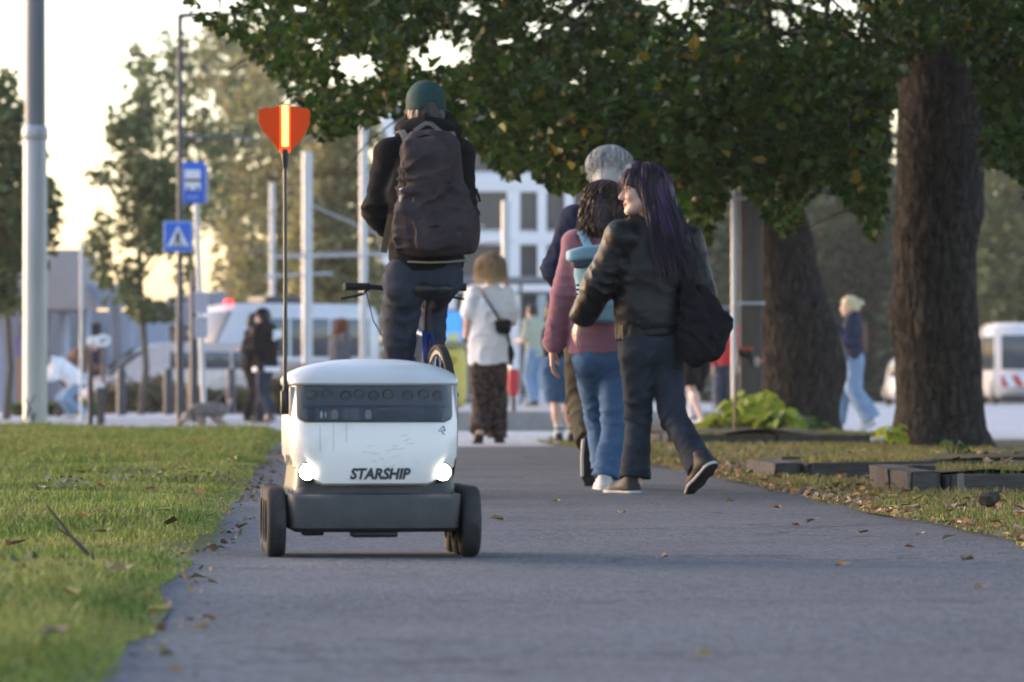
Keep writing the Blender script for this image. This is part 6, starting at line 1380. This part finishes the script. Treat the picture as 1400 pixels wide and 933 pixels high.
pz = empty('poster_case', (X(617) + r.location.x, d - .3, .2)); tag(pz, 'blue lit poster case behind the cyclist', 'poster case'); m = MB(); m.bbox((0, 0, 1.15), (.50, .12, 1.5), .02); m.build('case', GALV2, pz, True); m = MB(); m.box((0, -.065, 1.2), (.42, .01, 1.3)); ps = m.build('poster', M('poster_blue', (.04, .22, .62), .4, emis=(.05, .25, .7), estr=.25), pz); PY = M('poster_yellow', (.7, .72, .30), .5); m = MB(); m.box((.05, -.072, 1.35), (.24, .006, .16)); m.build('poster_print', PY, ps); m = MB(); m.box((.04, -.072, 1.05), (.28, .006, .1)); m.build('poster_print', PY, ps)
pz = empty('waste_bin', ((615 - 700) * 70 / FPX, 70, .2)); tag(pz, 'yellow waste bin beside the white T-shirt', 'bin'); v = Vol((-.5, -.4, -.02), (.5, .4, 1.25), .02); v.ell((0, 0, .5), (.27, .27, .52), None, .02, n=4); v.ell((0, -.25, .75), (.13, .1, .07), None, .02, 'sub'); v.plane((0, 0, 0), (0, 0, -1)); v.build('bin_body', M('bin_yellow', (.62, .50, .10), .5), pz); m = MB(); m.lathe([(0, 1.08), (.2, 1.06), (.29, 1.0), (.29, .96)], (0, 0, 0), 'Z', 20); m.build('lid', M('bin_lid', (.25, .22, .1), .6), pz, True)
d = 54; pz = empty('marker_post', ((702 - 700) * d / FPX, d, .2)); tag(pz, 'short marker post with a red and white sleeve', 'marker post'); cyl('post', pz, [(.028, 0), (.028, .35), (0, .36)], DKPOST); v = Vol((-.2, -.2, .1), (.2, .2, .8), .012); v.ell((0, 0, .40), (.072, .06, .20), None, .02, n=3); v.build('red_sleeve', M('sleeve_red', (.55, .04, .05), .5), pz); m = MB(); m.lathe([(.066, .54), (.068, .58), (.05, .62), (0, .63)], (0, 0, 0), 'Z', 16); m.build('white_cap', SIGNW, pz, True)

# pavilion with slatted canopy on the left
d = 100; s = FPX / d; r = empty('pavilion', ((60 - 700) / s, d, 0)); tag(r, 'long pale pavilion with a slatted canopy at the left', 'building'); X = lambda px: (px - 60) / s; Zf = lambda py: CAM_H + (HOR - py) / s
BEIGE = M('roof_beige', (.34, .30, .29), .8, .06, 1); BLUEW = M('pale_blue_paint', (.36, .42, .54), .6, .06, 2); DKD = M('dark_doorway', (.02, .022, .035), .6)
m = MB(); m.box((X(20), 2.6, Zf(470) / 2 + .2), (X(215) - X(-180), .3, Zf(400))); m.build('wall', BLUEW, r)
m = MB(); m.bbox((X(-20), -.2, Zf(385)), (X(120) - X(-170), 3.2, Zf(345) - Zf(425)), .03); m.build('fascia', BEIGE, r, True)
for k in range(9):
    m = MB(); y = -1.2 + k * .45; x1 = X(182 - k * 3); m.bbox(((X(60) + x1) / 2, y, Zf(392 + k * 3.2)), (x1 - X(60), .14, .06), .01); m.build('canopy_slat', BLUEW, r, True)
for i, px in enumerate((-20, 4, 30, 66, 82, 96, 110, 124, 150, 163, 176)): m = MB(); m.bbox((X(px), -.6 if i % 2 else .4, Zf(420) / 2), (.12 if i % 3 else .2, .14, Zf(420)), .01); m.build('column', BLUEW if i % 3 else M('column_grey', (.20, .20, .22), .7), r, True)
for px in (18, 74, 100, 118, 143): m = MB(); m.bbox((X(px), 2.42, Zf(445) / 2), (.22, .06, Zf(435)), .01); m.build('doorway', DKD, r, True)
m = MB(); m.bbox((X(24), 1.2, .7), (.28, .2, 1.1), .02); m.build('display_shelf', M('shelf_orange', (.60, .28, .12), .5), r, True); m = MB(); m.bbox((X(22), 1.1, 1.5), (.3, .2, .45), .02); m.build('display_goods', M('goods_violet', (.30, .26, .60), .5), r, True)
# kiosk with a grey pitched roof behind the young tree
d = 108; s = FPX / d; r = empty('kiosk', ((255 - 700) / s, d, 0)); tag(r, 'low kiosk with a grey pitched roof behind the young tree', 'building'); X = lambda px: (px - 255) / s; Zf = lambda py: CAM_H + (HOR - py) / s
m = MB(); m.box((0, 1.4, 1.0), (X(318) - X(205), 2.4, 2.0)); m.build('wall', M('kiosk_wall', (.30, .27, .25), .8), r); m = MB(); m.prism([(X(200), 0, Zf(452)), (X(325), 0, Zf(442)), (X(300), 1.6, Zf(398)), (X(222), 1.6, Zf(408))], (0, .15, .06)); m.build('roof', M('roof_slate', (.16, .17, .20), .6, .15, 3), r); m = MB(); m.bbox((X(250), .18, 1.2), (.7, .06, .8), .02); m.build('serving_hatch', DKD, r, True)
m = MB(); m.bbox((X(195), -.1, Zf(449)), (X(300) - X(168), .08, .12), .01); m.build('eaves_rail', M('rail_brown', (.12, .095, .085), .7), r, True)

# overhead tram wires and a handrail along the far pavement
for i, (a, b, lab) in enumerate((((250, 186, 60), (520, 176, 100), 'upper overhead wire above the stop'), ((330, 342, 104), (700, 330, 92), 'lower overhead wire level with the backpack'), ((360, 300, 108), (430, 214, 105), 'slanting stay wire beside the thick pale mast'))):
    p0, p1 = at(*a), at(*b); m = MB(); m.tube([p0.lerp(p1, t) - Vector((0, 0, .12 * math.sin(t * PI))) for t in np.linspace(0, 1, 9)], .016, 5); tag(m.build('overhead_wire', DKPOST), lab, 'wire', 'overhead wires')
d = 80; r = empty('handrail', ((900 - 700) * d / FPX, d, 0)); tag(r, 'grey handrail behind the shoulder bag', 'handrail'); s = FPX / d
for k in range(9): m = MB(); m.tube([((k - 4) * .5, 0, 0), ((k - 4) * .5, 0, 2.0)], .02, 8); m.build('rail_post', GALV2, r, True)
for z_ in (.5, 1.2, 2.0): m = MB(); m.tube([(-2.1, 0, z_), (2.1, 0, z_)], .025, 8); m.build('rail_bar', GALV2, r, True)
# hedge strips along the far kerb
HEDGE = M('dry_shrub', (.13, .12, .06), .8, .2, 1, col2=(.17, .14, .08), trans=.3, island=.4)
for i, (px0, px1, d, h_, lab, mt) in enumerate(((130, 350, 90, .75, 'dry shrub strip along the far kerb', HEDGE), (345, 480, 84, .95, 'dry shrub strip behind the dog walker', HEDGE), (20, 130, 82, .28, 'low green border below the pavilion', LEAF_FAR))):
    a, b = (px0 - 700) * d / FPX, (px1 - 700) * d / FPX; n = 5000; P = np.stack([RNG.uniform(a, b, n), d + RNG.uniform(-.6, .6, n), RNG.uniform(0, 1, n) ** .8 * h_], 1); P[:, 2] *= .75 + .35 * _noise3(P, (1.6, 1, .2), i); V, F_ = leaf_arrays(P, RNG.uniform(.06, .13, n), -.6, 70 + i)
    tag(np_mesh('shrub_strip', V, F_, mt), lab, 'shrubs', kind='stuff')
# ------------------------------------------------------------------ small things on the ground
PLANT = M('hosta_leaves', (.22, .36, .03), .5, .15, 3, trans=.4, island=.45, col2=(.34, .44, .06)); PLANT2 = M('hosta_dark', (.06, .13, .02), .5, .15, 3, trans=.35, island=.4)
def plant(px, py, d, rad, hgt, n, label, leaf=.13, mat=None, seed=1):
    p = at(px, py, d); p.z = .1; r = empty('leafy_plant', p); tag(r, label, 'plant', 'plants in the far bed'); rg = random.Random(seed)
    V, F_ = leaf_arrays(np.zeros((1, 3)), 1.0, 0, 5, .22, 1.0); a0 = math.atan2(V[3][1], V[3][0]); V = [Matrix.Rotation(-a0, 3, 'Z') @ Vector(v) for v in V]
    me = bpy.data.meshes.new('leaf'); me.from_pydata([tuple(v) for v in V], [], [tuple(f) for f in F_]); me.materials.append(mat or PLANT)
    m = MB()
    for k in range(n):
        a = rg.uniform(0, 6.28); q = rg.uniform(.1, 1) ** .6; x, y, z = math.cos(a) * q * rad, math.sin(a) * q * rad, hgt * (1 - .65 * q * q) * rg.uniform(.55, 1.1)
        o = bpy.data.objects.new('leaf', me); COL.objects.link(o); o.parent = r; o.location = (x, y, z); o.rotation_euler = (rg.uniform(-.5, .5), rg.uniform(.1, .9), a + rg.uniform(-.5, .5)); o.scale = [leaf * rg.uniform(.7, 1.25)] * 3
        m.tube([(x * .2, y * .2, 0), (x * .7, y * .7, z * .8), (x, y, z)], .005, 4)
    m.build('stems', PLANT2, r)
plant(1028, 590, 41.5, .34, .40, 60, 'tall lime green leafy plant left of the leaning trunk', .16, seed=2)
plant(1062, 590, 41.0, .30, .22, 40, 'low lime green plant in front of the leaning trunk', .14, seed=3)
plant(985, 592, 41.2, .16, .20, 24, 'small lime green plant nearest the grey tube', .13, seed=4)
plant(1100, 592, 41.0, .24, .14, 26, 'low dark green plant at the foot of the leaning trunk', .11, PLANT2, seed=5)
plant(1218, 600, 34.6, .10, .13, 12, 'small green sprout left of the straight trunk', .10, seed=6)
plant(1305, 640, 24.6, .08, .12, 10, 'tiny weed growing on the middle kerbed bed', .06, PLANT2, seed=7)

# fallen leaves, each its own
DRY = [M('dry_leaf_' + n, c, .8, .2, 12, .3, 40, per_obj=.3) for n, c in (('tan', (.44, .31, .19)), ('orange', (.40, .19, .07)), ('brown', (.24, .15, .09)), ('yellow', (.46, .35, .09)))]
FM = [leaf_mesh('fallen_leaf', .06, .3, DRY[i % 4], c_) for i, c_ in enumerate((.25, .4, .3, .15, .5, .2, .45, .35))]
def fallen(x, y, z, label, group, i, sc=1.0):
    o = bpy.data.objects.new('fallen_leaf', FM[i % 8]); COL.objects.link(o); o.location = (x, y, z + .012); o.rotation_euler = (random.uniform(-.2, .2), random.uniform(-.2, .2), random.uniform(0, 6.28)); s_ = random.uniform(.75, 1.2) * sc; o.scale = (s_, s_, s_); tag(o, label, 'leaf', group)
random.seed(11)
for i, (px, py) in enumerate(((138, 768), (118, 742), (205, 700), (226, 735), (318, 652), (345, 640), (232, 752), (100, 845), (60, 700), (275, 690), (75, 925), (170, 665), (250, 662), (30, 640), (300, 625), (352, 610), (200, 640), (140, 700), (20, 780), (215, 860), (160, 820), (110, 660))):
    p = gpt(px, py); fallen(p.x, p.y, lawn_z(p.x, p.y) + .03, 'dry leaf lying in the lawn left of the path', 'dry leaves in the lawn', i)
for i, (px, py) in enumerate(((138 + 540, 715), (1088, 727), (1110, 722), (1256, 738), (1340, 815), (1243, 755), (1000, 690), (850, 708), (1295, 745), (1062, 700), (1180, 735), (760, 690), (905, 770), (1150, 780), (1320, 770), (958, 905), (330, 725), (300, 690), (266, 800), (680, 716))):
    p = gpt(px, py); fallen(p.x, p.y, path_z(p.x, p.y) - .002, 'dry leaf lying on the grey asphalt path', 'dry leaves on the path', i, .8)
n = 0
while n < 215:
    y = 11.5 + random.random() ** 1.3 * 18; x = right_edge(y) - .05 + random.random() ** 1.4 * 1.5
    if in_bed(x, y, .06): continue
    fallen(x, y, lawnR_z(x, y) + .012, 'dry leaf scattered on the verge beside the kerbed beds', 'dry leaves on the verge', n, random.uniform(.6, 1.0)); n += 1
for k in range(40):
    b = BEDS[k % 2]; x = b[0] + .2 + random.random() * 2.2; y = b[1] + .2 + random.random() * min(3.5, b[3] - b[1] - .4); y += .22 * (x - b[0]) if b[1] == 23.3 else 0; fallen(x, y, b[4] + .02, 'dry leaf lying inside a kerbed bed', 'dry leaves in the beds', k, .9)
# leaf crumbs too small to count, twigs, dark clod, weeds
k = 2600; y = RNG.uniform(11, 30, k); x = np.array([right_edge(q) for q in y]) + RNG.uniform(-.12, 1, k) ** 2 * 1.3 - .03; ok = np.array([not in_bed(a, b, .05) for a, b in zip(x, y)]); P = np.stack([x, y, np.full(k, .03)], 1)[ok]
V, F_ = leaf_arrays(P, RNG.uniform(.012, .035, len(P)), .2, 77, .3); tag(np_mesh('leaf_litter', V, F_, DRY[:3], None, False, np.tile(RNG.integers(0, 3, len(P)), 2)), 'crumbled leaf litter along the verge', 'leaf litter', kind='stuff')
k = 240; y = RNG.uniform(7, 34, k); x = np.array([left_edge(q) for q in y]) + RNG.normal(0, .05, k) + .03; V, F_ = leaf_arrays(np.stack([x, y, np.full(k, .018)], 1), RNG.uniform(.01, .03, k), .2, 78, .3); tag(np_mesh('leaf_litter', V, F_, DRY[:3], None, False, np.tile(RNG.integers(0, 3, k), 2)), 'crumbs of leaf and soil along the lawn edge', 'leaf litter', kind='stuff')
TW = M('twig_bark', (.045, .035, .03), .9)
a, b = gpt(146, 786), None; d = a.y
m = MB(); pts = [a + Vector((0, 0, .02)), at(120, 757, d), at(98, 735, d + .05), at(80, 712, d + .1), at(64, 691, d + .12)]; pts = [q - a for q in pts]; m.tube(pts, [.006, .0055, .005, .004, .002], 6); m.tube([pts[2], pts[2] + Vector((-.05, .02, .03))], [.003, .0015], 5); o = m.build('twig', TW, None, True); o.location = a; tag(o, 'bare dark twig standing up in the lawn', 'twig')
p = gpt(1352, 712); v = Vol((-.12, -.12, -.02), (.12, .12, .16), .008); v.ell((0, 0, .05), (.036, .03, .024), None, .02); v.cone((.02, 0, .06), (.04, 0, .075), .01, .006, .01); v.wrinkle(.012, (25, 25, 25), 3, warp=.03); o = v.build('soil_clod', M('clod', (.05, .04, .033), .95)); o.location = (p.x, p.y, .03); tag(o, 'dark clod of soil on the verge at the right', 'clod')
for i, (px, py, lab) in enumerate(((88, 690, 'pale dry weed clump left in the lawn'), (185, 668, 'grey weed clump in the middle of the lawn'), (285, 668, 'brown weed clump near the path edge'), (20, 815, 'dark weed clump at the left edge of the lawn'))):
    p = gpt(px, py); k = 45; P = np.stack([RNG.normal(0, .09, k), RNG.normal(0, .07, k), RNG.uniform(.02, .075, k)], 1); V, F_ = leaf_arrays(P, RNG.uniform(.012, .03, k), .5, 90 + i); r = empty('weed_clump', (p.x, p.y, lawn_z(p.x, p.y))); tag(r, lab, 'weed', 'weeds in the lawn'); tag(np_mesh('foliage', V, F_, M('weed_' + str(i), ((.24, .24, .17), (.20, .20, .14), (.22, .17, .10), (.11, .12, .06))[i], .8, island=.4), r), kind='stuff')
p = gpt(1273, 700); m = MB(); m.bbox((0, 0, .04), (.028, .01, .09), .004); o = m.build('plant_tag', M('stone_pale', (.16, .15, .13), .8)); o.location = (at(1317, 678, 19.2).x, 19.3, .03); tag(o, 'small pale upright stick leaning on the near kerb', 'stick')
# ------------------------------------------------------------------ thin evening haze
hz = bpy.data.materials.new('haze'); hz.use_nodes = True; nt = hz.node_tree; nt.nodes.clear()
pv = _n(nt, 'ShaderNodeVolumePrincipled', Density=.0003, Anisotropy=.2); pv.inputs['Color'].default_value = (.93, .95, 1.0, 1); o_ = _n(nt, 'ShaderNodeOutputMaterial'); nt.links.new(pv.outputs[0], o_.inputs['Volume'])
g = MB(); g.box((0, 150, 8), (320, 340, 18)); o = g.build('haze', hz); tag(o, 'thin evening haze over the street', 'haze', kind='stuff')
